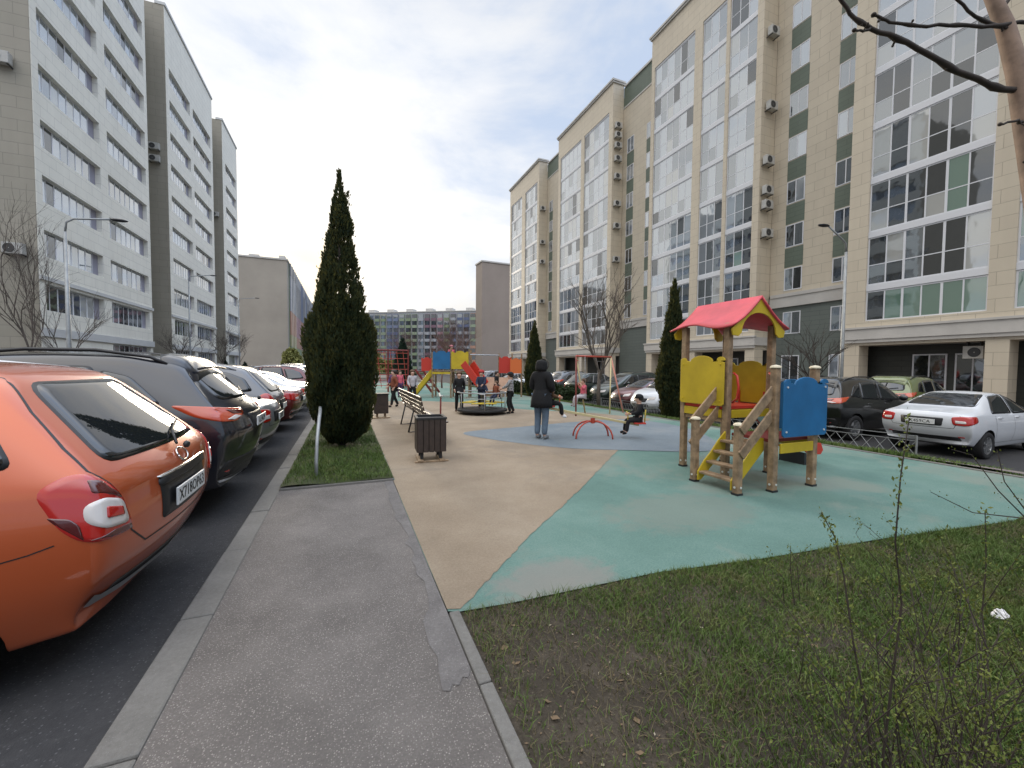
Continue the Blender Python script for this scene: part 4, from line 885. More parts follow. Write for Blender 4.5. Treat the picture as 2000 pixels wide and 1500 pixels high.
for k, y, pn, lb in far2: place_car(protos[k], (-10.6, y, -.12), PI*.5, pn, lb, 'cars along the far kerb')
# right-hand row
GR = 'cars parked between the playground and the tall block'
wsed, bw_ = make_car('sedan', 'paint_white', True, 'K459CA'); tag(wsed, 'white saloon seen from behind at the right, behind the low fence', 'car', GR)
wsed.location = (12.3, 5.2, -.40)
right = [('suv', 7.75, 'paint_black', 12.2, 0, 'black crossover between the white saloon and the blue playhouse panel', .9), ('hatch', 10.2, 'paint_silver', 12.3, 0, 'silver hatchback seen through the playhouse window opening', 1),
         ('sedan', 12.15, 'paint_blue', 12.6, 0, 'dark blue saloon hidden behind the middle cypress and playhouse', 1), ('suv', 13.95, 'paint_white', 15.8, PI, 'white crossover nose towards the seesaw, left of the middle cypress', 1),
         ('sedan', 16.8, 'paint_maroon', 16.6, PI, 'maroon saloon behind the right leg of the swing frame', 1), ('suv', 19.0, 'paint_darkgreen', 16.9, PI, 'dark green crossover behind the swing', 1),
         ('hatch', 21.4, 'paint_darkgreen', 12.4, 0, 'dark green hatchback behind the pink clad child', 1), ('suv', 24.0, 'paint_grey', 12.4, 0, 'grey crossover behind the standing adult', 1), ('sedan', 27.2, 'paint_blue', 16.5, PI, 'dark blue saloon left of the slim cypress', 1),
         ('hatch', 30.5, 'paint_white', 16.3, PI, 'white hatchback beyond the roundabout', 1), ('sedan', 34.5, 'paint_silver', 16.3, PI, 'silver saloon far beyond the roundabout', 1), ('hatch', 39, 'paint_grey', 12.4, 0, 'grey hatchback far beyond the roundabout', 1), ('sedan', 44, 'paint_white', 12.4, 0, 'white saloon at the far end of the right row', 1)]
for k, y, pn, x, rz, lb, _ in right: place_car(protos[k], (x, y, -.40), rz, pn, lb, GR)
place_car(protos['suv'], (17.6, 8.6, -.40), PI*.02, 'paint_lime', 'lime green car roof showing above the black crossover', GR)
place_car(protos['hatch'], (18.6, 3.0, -.40), 0, 'paint_black', 'black hatchback at the right edge behind the white saloon', GR)
for o_ in list(COL.objects):
    if o_.name.startswith('plate_text') and o_.users_collection and o_.parent and o_.parent.parent in [c for c in COL.objects if c.get('group') in (GN, GR, 'cars along the far kerb') and c not in (orange, suv, sedan0, wsed)]: bpy.data.objects.remove(o_)
# ================================================================== VEGETATION
def cypress(name, label, loc, prof, n, mats, seed, leaf=.05, group=None, trunk_h=.3):
    """prof: [(z, radius)]; thousands of small upright sprays spread through the crown"""
    R = thing(name, label, 'tree', loc, 0, group); H = prof[-1][0]
    t = MB(); t.tube([(0, 0, -.1), (.01, 0, .25), (.0, .01, H*.5), (-.02, 0, H*.86)], [.075, .06, .04, .008], 8); t.build('trunk', 'bark_dark', R, True)
    r = np.random.RandomState(seed); zs = np.array([p[0] for p in prof]); rs = np.array([p[1] for p in prof])
    # dark solid core, added inside the crown to block light
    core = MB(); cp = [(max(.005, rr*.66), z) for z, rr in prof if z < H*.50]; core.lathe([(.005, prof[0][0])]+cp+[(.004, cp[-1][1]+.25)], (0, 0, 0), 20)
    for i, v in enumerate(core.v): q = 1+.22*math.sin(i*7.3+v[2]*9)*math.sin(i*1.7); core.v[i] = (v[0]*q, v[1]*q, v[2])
    w = np.interp(zs, zs, rs); zz = np.linspace(prof[0][0], H, 200); ww = np.interp(zz, zs, rs)**1.35+.012; ww /= ww.sum()
    z = r.choice(zz, n, p=ww)+r.uniform(-.03, .03, n); ang = r.uniform(0, 2*np.pi, n)
    lump = .72+.42*vnoise(ang*2.2+20, z*2.1, 1.0, seed)+.16*vnoise(ang*6+5, z*6, 1.0, seed+3)
    if H > 5:                                                        # see-through gaps in the upper crown
        hole = (vnoise(ang*1.9+9, z*3.4, 1.0, 21) < .40) & (z > 2.5) & (r.rand(n) < .88)
        z = z[~hole]; ang = ang[~hole]; lump = lump[~hole]; n = len(z)
    rad_ = np.interp(z, zs, rs)*lump*np.sqrt(r.uniform(.30, 1.0, n))
    c = np.stack([rad_*np.cos(ang), rad_*np.sin(ang), z], 1)
    out = np.stack([np.cos(ang), np.sin(ang), 0*ang], 1); ln = leaf*r.uniform(.6, 1.9, n)
    d = out*r.uniform(.05, .55, n)[:, None]+np.array([0, 0, 1.])+r.normal(0, .18, (n, 3)); d /= np.linalg.norm(d, axis=1)[:, None]
    sd_ = np.cross(d, r.normal(0, 1, (n, 3))); sd_ /= np.linalg.norm(sd_, axis=1)[:, None]; wv = sd_*(ln*.20)[:, None]
    co = np.stack([c-wv*.5, c+d*(ln*.45)[:, None]+wv, c+d*ln[:, None], c+d*(ln*.45)[:, None]-wv], 1)
    # long wispy leaders at the outline
    # side sprays: small leaning spires of leaves that break up the outline
    K = 150 if n > 20000 else 60; kz = r.choice(zz, K, p=ww)*.93; ka = r.uniform(0, 2*np.pi, K); kr = np.interp(kz, zs, rs)*.74; per = n//5//K; kl = r.uniform(.14, .30, K)
    cc = []; dd_ = []
    for i in range(K):
        ax = np.array([np.cos(ka[i])*.30, np.sin(ka[i])*.30, 1.]); ax /= np.linalg.norm(ax); t_ = r.uniform(0, 1, per); b_ = np.array([kr[i]*np.cos(ka[i]), kr[i]*np.sin(ka[i]), kz[i]]); sp_ = (1-t_)*.055+.004
        cc.append(b_+ax*(t_*kl[i])[:, None]+r.normal(0, 1, (per, 3))*sp_[:, None]); dd_.append(np.tile(ax, (per, 1))+r.normal(0, .22, (per, 3)))
    cc = np.concatenate(cc); dd_ = np.concatenate(dd_); dd_ /= np.linalg.norm(dd_, axis=1)[:, None]; l2 = leaf*r.uniform(.5, 1.5, len(cc)); s2_ = np.cross(dd_, r.normal(0, 1, dd_.shape)); s2_ /= np.linalg.norm(s2_, axis=1)[:, None]; w2_ = s2_*(l2*.2)[:, None]
    co = np.concatenate([co, np.stack([cc-w2_*.5, cc+dd_*(l2*.45)[:, None]+w2_, cc+dd_*l2[:, None], cc+dd_*(l2*.45)[:, None]-w2_], 1)])
    m_ = n//14; zi = r.choice(zz, m_, p=ww); a2 = r.uniform(0, 2*np.pi, m_); r2 = np.interp(zi, zs, rs)*(.92+.2*vnoise(a2*2.2+20, zi*2.1, 1., seed)); c2 = np.stack([r2*np.cos(a2), r2*np.sin(a2), zi], 1)
    cr = obj('crown', tri_mesh('crown', co, mats, None, 4), R)
    core.build('solid_core', 'cypress_core', cr, True)
    return R
cyp = cypress('cypress_tree', 'big dark pointed cypress in the grass strip beside the parked cars', (-.08, 8.35, 0),
        [(.12, .22), (.3, .40), (.6, .50), (1.0, .58), (1.5, .62), (1.9, .60), (2.3, .51), (2.7, .435), (3.1, .345), (3.5, .275), (3.9, .22), (4.3, .165), (4.6, .10), (4.8, .05), (5.12, .012)], 100000, ('cypress_leaf',), 3, .050)
cypress('cypress_tree', 'narrow dark cypress at the grass verge left of the playhouse', (10.35, 10.9, -.25), [(.05, .25), (.5, .38), (1.2, .46), (2.0, .44), (2.8, .34), (3.6, .20), (4.2, .09), (4.75, .02)], 26000, ('cypress_leaf',), 5, .085)
cypress('cypress_tree', 'small slim cypress straight behind the standing adult', (9.5, 20.2, -.1), [(.05, .3), (.6, .42), (1.5, .46), (2.3, .36), (3.2, .18), (4.1, .02)], 14000, ('cypress_leaf',), 7, .10)
def conifer(label, loc, h, r_, seed, group=None):
    cypress('conifer_tree', label, loc, [(.1, r_*.9), (h*.15, r_), (h*.45, r_*.62), (h*.75, r_*.3), (h, .01)], 5000, ('conifer_leaf',), seed, h*.05, group)
conifer('small dark conifer behind the children beyond the bench', (3.9, 31, 0), 3.6, .9, 11)
conifer('little conifer at the foot of the third wing, left one', (-15.2, 66, -.1), 2.6, 1.0, 12, 'little conifers by the far pavement')
conifer('little conifer before the blank grey end wall, right one', (-13.6, 70, -.1), 2.2, .9, 13, 'little conifers by the far pavement')
def bare_tree(name, label, loc, h, seed, bark='bark_grey', spread=.5, levels=4, trunk_r=.09, fork=.3, group=None, twigs=3, up=.35, cat='tree'):
    rn = random.Random(seed); R = thing(name, label, cat, loc, 0, group); t = MB(); c = MB()
    def grow(p, d, ln, r_, lv):
        pts = [p]; q = p.copy(); dd = d.copy()
        for s in range(4):
            dd = (dd+Vector((rn.gauss(0, .10), rn.gauss(0, .10), rn.gauss(0, .05)+up*.06))).normalized(); q = q+dd*ln/4; pts.append(q.copy())
        c.tube(pts, [r_*(1-.13*i) for i in range(5)], 5 if lv > 1 else 4, False)
        if lv == 0: return
        for k in range(twigs+rn.randint(0, 1)):
            i = rn.randint(1, 4) if k else 4; a = rn.uniform(0, 6.28)
            nd = (dd+Vector((math.cos(a), math.sin(a), rn.uniform(-.1, up)))*spread*rn.uniform(.7, 1.5)).normalized()
            grow(pts[i], nd, ln*rn.uniform(.55, .82), r_*.58, lv-1)
    tr = [Vector((0, 0, -.1)), Vector((rn.uniform(-.05, .05), 0, h*fork*.5)), Vector((rn.uniform(-.08, .08), rn.uniform(-.05, .05), h*fork))]; t.tube(tr, [trunk_r, trunk_r*.85, trunk_r*.72], 8); t.build('trunk', bark, R, True)
    for k in range(4):
        a = k*1.6+rn.uniform(-.3, .3); grow(tr[-1]-Vector((0, 0, rn.uniform(0, h*fork*.3))), Vector((math.cos(a)*spread, math.sin(a)*spread, 1)).normalized(), h*(1-fork)*.42, trunk_r*.55, levels)
    c.build('crown', bark, R); return R
bare_tree('bare_tree', 'bare spreading tree behind the red swing frame', (10.3, 15.2, -.3), 6.0, 3, 'bark_grey', .42, 4, .10, .28)
bare_tree('bare_tree', 'leafless tree by the left edge in front of the shaded end wall', (-14.9, 28.8, -.1), 9.0, 4, 'bark_grey', .32, 4, .075, .25)
bare_tree('bare_tree', 'second leafless tree by the left edge, nearer the lamp post', (-14.4, 30.2, -.1), 6.0, 14, 'bark_grey', .4, 3, .06, .25)
bare_tree('bare_tree', 'bare tree before the second wing of the white tiled block', (-13.4, 45.5, -.1), 5.6, 5, 'bark_grey', .6, 4, .08, .3)
bare_tree('bare_tree', 'bare tree before the third wing of the white tiled block', (-14.0, 60, -.1), 6.5, 6, 'bark_grey', .6, 4, .09, .3)
bare_tree('bare_tree', 'bare tree in front of the blank grey end wall', (-15.5, 76, -.1), 7.5, 7, 'bark_grey', .6, 4, .09, .3)
bare_tree('bare_shrub_tree', 'small knobbly bare tree between the right lamp post and the blue panel', (17.3, 10.7, -.3), 3.9, 8, 'bark_dark', .5, 3, .06, .3)
for i, (x, y, h, s, lb) in enumerate([(6.6, 30, 4.2, 21, 'reddish bare sapling behind the yellow panel of the far play tower'), (9.0, 36, 5.2, 22, 'reddish bare tree right of the far play tower'), (10.8, 44, 7.2, 23, 'tall reddish bare tree before the taupe end wall'),
        (13.5, 52, 7.5, 24, 'twiggy bare tree in front of the taupe end wall, right one'), (5.5, 47, 6.0, 25, 'reddish bare tree above the far blue panel'), (8.2, 62, 8.0, 26, 'bare tree far off between the far tower and the taupe wall'), (3.2, 56, 4.6, 27, 'low bare tree far off beside the small conifer')]):
    bare_tree('bare_tree', lb, (x, y, -.1), h, s, 'bark_red', .5, 4, .07, .3, 'bare trees beyond the playground', up=.6)
def leaf_cloud(name, label, loc, rx, ry, rz_, n, mname, seed, leaf, group=None, cat='bush', stem=True):
    R = thing(name, label, cat, loc, 0, group); r = np.random.RandomState(seed)
    a = r.uniform(0, 6.283, n); u = r.uniform(-.2, 1, n); rr = (.55+.45*vnoise(a*2+9, u*4, 1., seed))*r.uniform(.5, 1, n)**.4; s_ = np.sqrt(np.clip(1-u*u, 0, 1))
    c = np.stack([np.cos(a)*s_*rr*rx, np.sin(a)*s_*rr*ry, u*rr*rz_+rz_*.35], 1); ln = leaf*r.uniform(.5, 1.5, n); d = r.normal(0, 1, (n, 3)); d /= np.linalg.norm(d, axis=1)[:, None]; e = np.cross(d, r.normal(0, 1, (n, 3))); e /= np.linalg.norm(e, axis=1)[:, None]
    co = np.stack([c-d*ln[:, None], c+e*(ln*.5)[:, None], c+d*ln[:, None], c-e*(ln*.5)[:, None]], 1); obj('foliage', tri_mesh('foliage', co, (mname,), None, 4), R)
    b = MB(); rn = random.Random(seed)
    for k in range(7): x_, y_ = rn.uniform(-.5, .5)*rx, rn.uniform(-.5, .5)*ry; b.tube([(x_*.2, y_*.2, -.1), (x_*.7, y_*.7, rz_*.4), (x_, y_, rz_*.9)], [.03, .02, .008], 5, False)
    b.build('stem', 'bark_dark', R); return R
leaf_cloud('yellow_green_tree', 'pale yellow-green tree coming into leaf, far off right of the big cypress', (3.2, 74, 0), 6.0, 4, 3.2, 6000, 'spring_leaf', 31, .26, None, 'tree')
leaf_cloud('yellow_green_tree', 'yellow-green tree in fresh leaf left of the big cypress, below striped balconies', (-10.4, 96, 0), 2.2, 4, 4.2, 5000, 'spring_leaf', 32, .3, None, 'tree')
for i, (x, y, lb) in enumerate([(10.4, 17.6, 'low dark bush under the bare tree behind the swing'), (10.3, 19.4, 'low dark bush beside the slim cypress'), (9.9, 23.5, 'dark hedge bush left of the slim cypress'), (9.8, 27, 'dark hedge bush beyond the roundabout')]):
    leaf_cloud('bush', lb, (x, y, -.15), 1.2, 1.0, .75, 5000, 'hedge_leaf', 40+i, .05)
# the young tree at the right edge of the picture
R = thing('young_tree', 'smooth tan young tree trunk with dark bare side branches reaching across the upper right corner', 'tree', (4.17, 1.05, 0))
t = MB(); V = Vector; b0 = V((4.17, 1.05, 0))
tp = [V(p)-b0 for p in ((4.18, 1.04, -.1), (4.16, 1.07, .35), (4.12, 1.13, 1.4), (4.08, 1.2, 2.6), (4.02, 1.25, 3.1), (3.965, 1.28, 3.45), (3.89, 1.32, 3.74), (3.80, 1.37, 3.98), (3.74, 1.36, 4.3), (3.72, 1.3, 4.9), (3.7, 1.32, 5.6))]
t.tube(tp, [.07, .066, .06, .056, .053, .052, .044, .034, .026, .016, .005], 12); t.build('trunk', 'bark_tan', R, True)
def knob_branch(pts, r0, r1, name='branch', buds=True, seed=0):
    b = MB(); pts = [V(p)-b0 for p in pts]; rn = random.Random(seed); n = len(pts); dense = []
    for i in range(n-1):
        for s in range(4): dense.append(pts[i].lerp(pts[i+1], s/4)+V((rn.uniform(-.006, .006), rn.uniform(-.006, .006), rn.uniform(-.006, .006))))
    dense.append(pts[-1]); rs_ = [(r0+(r1-r0)*i/(len(dense)-1))*(1.35 if i % 5 == 3 else 1) for i in range(len(dense))]; b.tube(dense, rs_, 7)
    if buds: b.ell(dense[-1], (r1*2.2, r1*2.0, r1*1.8), 8, 6)
    for i in range(3, len(dense)-1, 5):
        q = dense[i]; e = q+V((rn.uniform(-.03, .03), rn.uniform(-.03, .03), rn.choice((-1, 1))*rn.uniform(.01, .025))); b.tube([q, e], [rs_[i]*.5, rs_[i]*.3], 5); b.ell(e, (.007, .007, .008), 6, 4)
    return b.build(name, 'bark_dark', R, True)
knob_branch([(3.99, 1.27, 3.33), (3.72, 1.33, 3.34), (3.42, 1.39, 3.41), (3.12, 1.46, 3.51), (2.86, 1.51, 3.55), (2.75, 1.56, 3.63), (2.62, 1.57, 3.74), (2.5, 1.6, 3.95)], .019, .007, seed=1)
knob_branch([(4.02, 1.25, 3.76), (3.75, 1.33, 3.70), (3.48, 1.38, 3.665), (3.18, 1.44, 3.61), (3.0, 1.49, 3.61), (2.88, 1.51, 3.63)], .012, .007, seed=2)
knob_branch([(2.86, 1.51, 3.55), (2.80, 1.52, 3.52), (2.74, 1.53, 3.515)], .007, .006, seed=3)
knob_branch([(3.9, 1.30, 3.70), (3.62, 1.36, 3.74), (3.42, 1.4, 3.85), (3.3, 1.45, 3.95)], .010, .006, seed=4)
knob_branch([(4.03, 1.25, 3.12), (3.88, 1.24, 3.11), (3.72, 1.26, 3.06)], .009, .006, seed=5)
knob_branch([(4.05, 1.22, 2.8), (3.98, 1.2, 2.83), (3.94, 1.22, 2.86)], .008, .005, seed=6)
knob_branch([(3.86, 1.33, 3.83), (3.98, 1.3, 4.0), (4.15, 1.3, 4.3)], .012, .006, seed=7)
# budding shrubs in the front lawn
def twig_bush(label, loc, stems, seed, buds=1.0, shoots=(), group='budding shrubs in the front lawn'):
    rn = random.Random(seed); npr = np.random.RandomState(seed); R = thing('budding_shrub', label, 'shrub', loc, 0, group); b = MB(); lv = []
    def shoot(p, d, ln, r_, lev):
        pts = [p]; q = p.copy(); dd = d.copy(); k = max(4, int(ln/.06))
        for s in range(k):
            dd = (dd+V((rn.gauss(0, .06), rn.gauss(0, .06), .02))).normalized(); q = q+dd*ln/k; pts.append(q.copy())
            if s > 0:
                for _ in range(int(4.6*buds+rn.random())):
                    lv.append((q+V((rn.gauss(0, .008), rn.gauss(0, .008), rn.gauss(0, .012))), dd.copy()))
            if lev > 0 and s > 1 and rn.random() < .42:
                a = rn.uniform(0, 6.28); shoot(q.copy(), (dd+V((math.cos(a), math.sin(a), .2))*.8).normalized(), ln*rn.uniform(.25, .5), r_*.55, lev-1)
        b.tube(pts, [r_*(1-.75*i/k) for i in range(k+1)], 5, False)
    for (dx, dy, ln, lean, az) in stems: shoot(V((dx, dy, -.03)), V((math.cos(az)*lean, math.sin(az)*lean, 1)).normalized(), ln, .0042, 2)
    for sh in shoots:                                                # long single shoots, leafy towards the tip
        pts = [V(q)-V(loc) for q in sh]; dn = [pts[i].lerp(pts[i+1], k_/5) for i in range(len(pts)-1) for k_ in range(5)]+[pts[-1]]; m_ = len(dn)
        b.tube(dn, [.0046*(1-.74*i/m_) for i in range(m_)], 6, False)
        for i in range(m_//3, m_):
            for _ in range(int(9*min(1, buds+.1))): lv.append((dn[i]+V((rn.gauss(0, .007), rn.gauss(0, .007), rn.gauss(0, .014))), V((0, 0, 1))))
    b.build('stem', 'bark_dark', R)
    n = len(lv); c = np.array([p[0] for p in lv]); ln = npr.uniform(.003, .0078, n); d = npr.normal(0, .6, (n, 3))+np.array([0, 0, .8]); d /= np.linalg.norm(d, axis=1)[:, None]; e = np.cross(d, npr.normal(0, 1, (n, 3))); e /= np.linalg.norm(e, axis=1)[:, None]
    co = np.stack([c-d*ln[:, None]*.2, c+d*(ln*.8)[:, None]+e*(ln*.55)[:, None], c+d*(ln*1.9)[:, None], c+d*(ln*.8)[:, None]-e*(ln*.55)[:, None]], 1); obj('foliage', tri_mesh('foliage', co, ('bud_leaf',), None, 4), R)
    return R
def rstems(seed, n, ln, sp=.12, lean=.45):
    q = random.Random(seed); return [(q.uniform(-sp, sp), q.uniform(-sp, sp), ln*q.uniform(.6, 1.15), q.uniform(.05, lean), q.uniform(0, 6.28)) for _ in range(n)]
twig_bush('budding shrub at the bottom edge with one tall leafy shoot rising over the teal rubber', (1.72, .63, 0), rstems(1, 20, .66, .14, .5), 1, 1, [[(1.62, .70, 0), (1.54, .70, .34), (1.55, .69, .6), (1.56, .68, .84), (1.51, .68, 1.04), (1.50, .67, 1.24), (1.53, .67, 1.41)], [(1.60, .72, .0), (1.50, .73, .5), (1.48, .76, .69), (1.49, .80, .89), (1.49, .83, 1.0), (1.45, .85, 1.08)]])
twig_bush('budding shrub in the lower right corner, the widest one', (2.14, .58, 0), rstems(2, 20, .68, .18), 2, 1, [[(2.02, .60, 0), (2.0, .64, .23), (2.1, .66, .42), (2.16, .71, .66), (2.17, .71, .85), (2.17, .72, 1.04)]])
twig_bush('budding shrub at the bottom edge, left of the tall shoot', (1.38, .72, 0), rstems(3, 13, .56, .12, .6), 3, .7)
twig_bush('thin budding shrub on the lawn below the white litter', (2.95, 1.12, 0), rstems(4, 8, .50, .10, .35), 4, 1.2)
twig_bush('sparse bare shrub reaching in at the right edge over the teal corner', (3.55, .92, 0), rstems(5, 12, .62, .15, .7), 5, .2, [[(3.5, .92, .3), (3.40, .96, .74), (3.24, 1.03, .91), (3.19, 1.12, 1.09), (3.08, 1.16, 1.12)], [(3.5, .93, .3), (3.40, .96, .77), (3.27, 1.02, .96), (3.23, 1.04, 1.13)], [(3.5, .95, .4), (3.40, .96, .76), (3.12, 1.08, .79), (2.91, 1.17, .90)]])
twig_bush('slender shoots standing against the teal edge of the lawn', (2.75, 1.75, 0), [(0, 0, .42, .25, 2.2), (.05, 0, .30, .15, 1.0), (-.05, .03, .26, .4, 3.3)], 6, .8)
# tall single shoot
R = twig_bush('tall upright shoot with tiny buds crossing the teal rubber, right of the playhouse', (1.86, .80, 0), [], 9, 1, 'budding shrubs in the front lawn') if False else None
# ================================================================== PLAYGROUND
GPX = [5.02, 5.92]; 
def scallop(w, h, x0=0):
    """panel outline with two horns and a middle bump on the top edge"""
    pts = [(0, .03), (.03, 0), (w-.03, 0), (w, .03), (w, h*.86)]
    n = 7
    for i in range(n+1): a = PI*i/n; pts.append((w-.075*w-.075*w*math.cos(a), h*.90+h*.06*math.sin(a)))
    for i in range(n+1): a = PI*i/n; pts.append((w*.5+w*.26*math.cos(a), h*.88+h*.12*math.sin(a)))
    for i in range(n+1): a = PI*i/n; pts.append((.075*w+.075*w*math.cos(a), h*.90+h*.06*math.sin(a)))
    out = []
    for p in pts+[(0, h*.86)]:
        if not out or (Vector(p)-Vector(out[-1])).length > .004: out.append(p)
    return out
P = thing('playhouse', 'wooden playhouse with red gabled roof, yellow and blue scalloped panels, on teal rubber', 'playhouse', (5.4, 4.2, 0))
X0, X1 = 4.98, 5.86; YA, YB, YC = 3.52, 4.20, 4.98      # south bay (blue panel), middle line, north edge of the tower
def W(b, n, m, smooth=False, bevel=0.): return part(b, n, m, P, smooth, bevel)
def post(x, y, z1, z0=-.0, w=.088, cap=False):
    b = MB(); b.bx(x-w/2, x+w/2, y-w/2, y+w/2, z0, z1); o = W(b, 'post', 'wood_post', bevel=.012)
    f = MB(); f.bx(x-w/2-.004, x+w/2+.004, y-w/2-.004, y+w/2+.004, 0, .03); q = f.build('post_foot', 'dark_metal', o)
    q2 = MB(); q2.tube([(x+.01, y-w/2-.008, .10), (x+.01, y-w/2+.002, .10)], .014, 10); q2.build('bolt', 'bolt', o); q2 = MB(); q2.tube([(x-w/2-.008, y, .10), (x-w/2+.002, y, .10)], .014, 10); q2.build('bolt', 'bolt', o)
    if cap:
        c = MB(); c.lathe([(w*.74, 0), (w*.76, .012), (w*.6, .03), (.001, .042)], (x, y, z1+.001), 16); c.build('post_cap', 'wood_cap', o, True)
    return o
for x, y, z1, cp in ((X0, YC, 2.20, 0), (X0, YB, 2.20, 0), (X1, YC, 2.20, 0), (X1, YB, 2.20, 0), (X0+.02, YA, 1.57, 1), (X1-.10, YA, 1.57, 1)): post(x, y, z1, cap=bool(cp))
# platforms
b = MB(); b.bx(X0-.03, X1+.03, YB+.05, YC-.05, .98, 1.02); W(b, 'tower_floor', 'red_plastic'); b = MB(); b.bx(X0+.05, X1-.02, YA+.05, YB-.05, .62, .66); W(b, 'lower_floor', 'dark_red')
b = MB(); b.bx(X0-.052, X0-.03, YB+.05, YC-.05, .86, .975); b.bx(X0+.06, X1-.05, YB-.030, YB-.010, .86, .975); b.bx(X1+.03, X1+.052, YB+.05, YC-.05, .86, .975); b.bx(X0+.09, X1-.16, YA-.05, YA-.028, .49, .615); b.bx(X1-.02, X1+.0, YA+.05, YB-.05, .49, .615); W(b, 'beam', 'yellow_panel', bevel=.004)
b = MB(); b.bx(X0-.03, X0-.01, YB+.06, YC-.06, .80, .855); b.bx(X0+.05, X0+.07, YA+.05, YB-.05, .50, .61); W(b, 'cross_beam', 'wood_post')
# panels
def panel(o, u, w, h, th, m, nm, nrm, bolts=True):
    b = MB(); b.prism(scallop(w, h), o, u, (0, 0, 1), Vector(nrm)*th); q = W(b, nm, m, bevel=.006)
    bb = MB()
    for a, c in ((.06, .07), (w-.06, .07), (.06, h-.13), (w-.06, h-.13)):
        p = Vector(o)+Vector(u)*a+Vector((0, 0, c)); bb.tube([p-Vector(nrm)*.004, p+Vector(nrm)*(th+.010)], .013, 10)
    q3 = bb.build('bolt', 'bolt' if m != 'yellow_panel' else 'yellow_panel', q); q3.location = -P.location if False else (0, 0, 0)
    return q
panel((X0-.075, YC-.0, 1.03), (0, -1, 0), .80, .72, .022, 'yellow_panel', 'side_panel', (-1, 0, 0))
panel((X0+.05, YA-.075, .70), (1, 0, 0), .85, .76, .022, 'blue_panel', 'front_panel', (0, -1, 0))
panel((X1+.055, YC, 1.03), (0, -1, 0), .78, .66, .022, 'yellow_panel', 'side_panel', (1, 0, 0))
panel((X1-.03, YA+.04, .70), (0, 1, 0), .62, .72, .022, 'blue_panel', 'side_panel', (1, 0, 0))
panel((X0+.08, YC+.052, 1.03), (1, 0, 0), .30, .66, .022, 'yellow_panel', 'back_panel', (0, 1, 0))
# roof: gable facing the camera, wavy eaves
rw_, ra, re = .565, 2.59, 2.14; xc = (X0+X1)/2; yf, yb = YB-.16, YC+.20
for s in (-1, 1):
    n = 16; top = []; vs = []
    for i in range(n+1):
        y = yf+(yb-yf)*i/n; wv = .045*math.sin(2*PI*(i/n)*1.0+.6); vs.append((y, wv))
    b = MB(); up_ = []; lo_ = []
    for y, wv in vs:
        a = Vector((xc, y, ra)); e = Vector((xc+s*(rw_+wv*.7), y, re-wv)); up_.append(a); lo_.append(e)
    m_ = 5; pts = []
    for i in range(n+1):
        for j in range(m_+1): q = up_[i].lerp(lo_[i], j/m_); q.z += .035*math.sin(PI*j/m_)*-1 + .04*(j/m_)**3; pts.append(q)
    F = [(i*(m_+1)+j, i*(m_+1)+j+1, (i+1)*(m_+1)+j+1, (i+1)*(m_+1)+j) for i in range(n) for j in range(m_)]
    b.add(pts, F); ro = W(b, 'roof_panel', 'red_roof', True); sm = ro.modifiers.new('t', 'SOLIDIFY'); sm.thickness = .022; sm.offset = 1 if s < 0 else -1
def gable(y, th):
    pts = [(-rw_+.03, re-.035), (-rw_*.45, re+.20), (0, ra-.03), (rw_*.45, re+.20), (rw_-.03, re-.035), (rw_-.06, re-.12), (rw_-.16, re-.13)]
    out = [(x, z) for x, z in pts]
    for i in range(13): a = PI*i/12; out.append((.345*math.cos(a), re-.08+.29*math.sin(a)))
    out += [(-rw_+.16, re-.13), (-rw_+.06, re-.12)]
    b = MB(); b.prism(out, (xc, y, 0), (1, 0, 0), (0, 0, 1), (0, th, 0)); return W(b, 'gable_board', 'yellow_panel', bevel=.004)
gable(YB-.13, .022); gable(YC+.14, .022)
b = MB(); b.tube([(X0+.05, YC+.0, 1.62), (X1-.05, YC, 1.62)], .016, 8); b.tube([(X0+.05, YC+.0, 1.10), (X1-.05, YC, 1.10)], .016, 8); W(b, 'bar', 'orange_plastic', True)
for x in (X0+.075, X1-.075):
    b = MB(); b.tube([(x, YB-.02, 1.08), (x, YB-.10, 1.14), (x+.005, YB-.115, 1.30), (x, YB-.09, 1.46), (x, YB-.03, 1.50)], .017, 8); W(b, 'grab_handle', 'red_plastic', True)
# steps up from the left
ys0, ys1 = YA+.06, YB+.05
for y in (ys0, ys1): post(4.46, y, .86, w=.085, cap=True)
for y, sgn in ((ys0, -1), (ys1, 1)):
    for a, z0_, z1_ in ((0, .80, 1.30), (0, .50, 1.0)):
        b = MB(); b.beam((4.44, y+sgn*.055, z0_), (X0-.0, y+sgn*.055, z1_), .026, .125, (0, 0, 1)); W(b, 'handrail', 'wood_post', bevel=.006)
for y in (ys0+.075, ys1-.075):
    b = MB(); prof = [(4.44, .04), (4.50, .04), (5.0, .50), (5.0, .66), (4.93, .68), (4.80, .56), (4.66, .40), (4.55, .30), (4.44, .16)]; b.prism(prof, (0, y-.01, 0), (1, 0, 0), (0, 0, 1), (0, .02, 0)); W(b, 'stringer', 'yellow_panel', bevel=.003)
for i in range(4): b = MB(); x = 4.52+i*.125; z_ = .15+i*.135; b.bx(x-.07, x+.07, ys0+.086, ys1-.086, z_-.015, z_+.015); W(b, 'step', 'wood_post', bevel=.004)
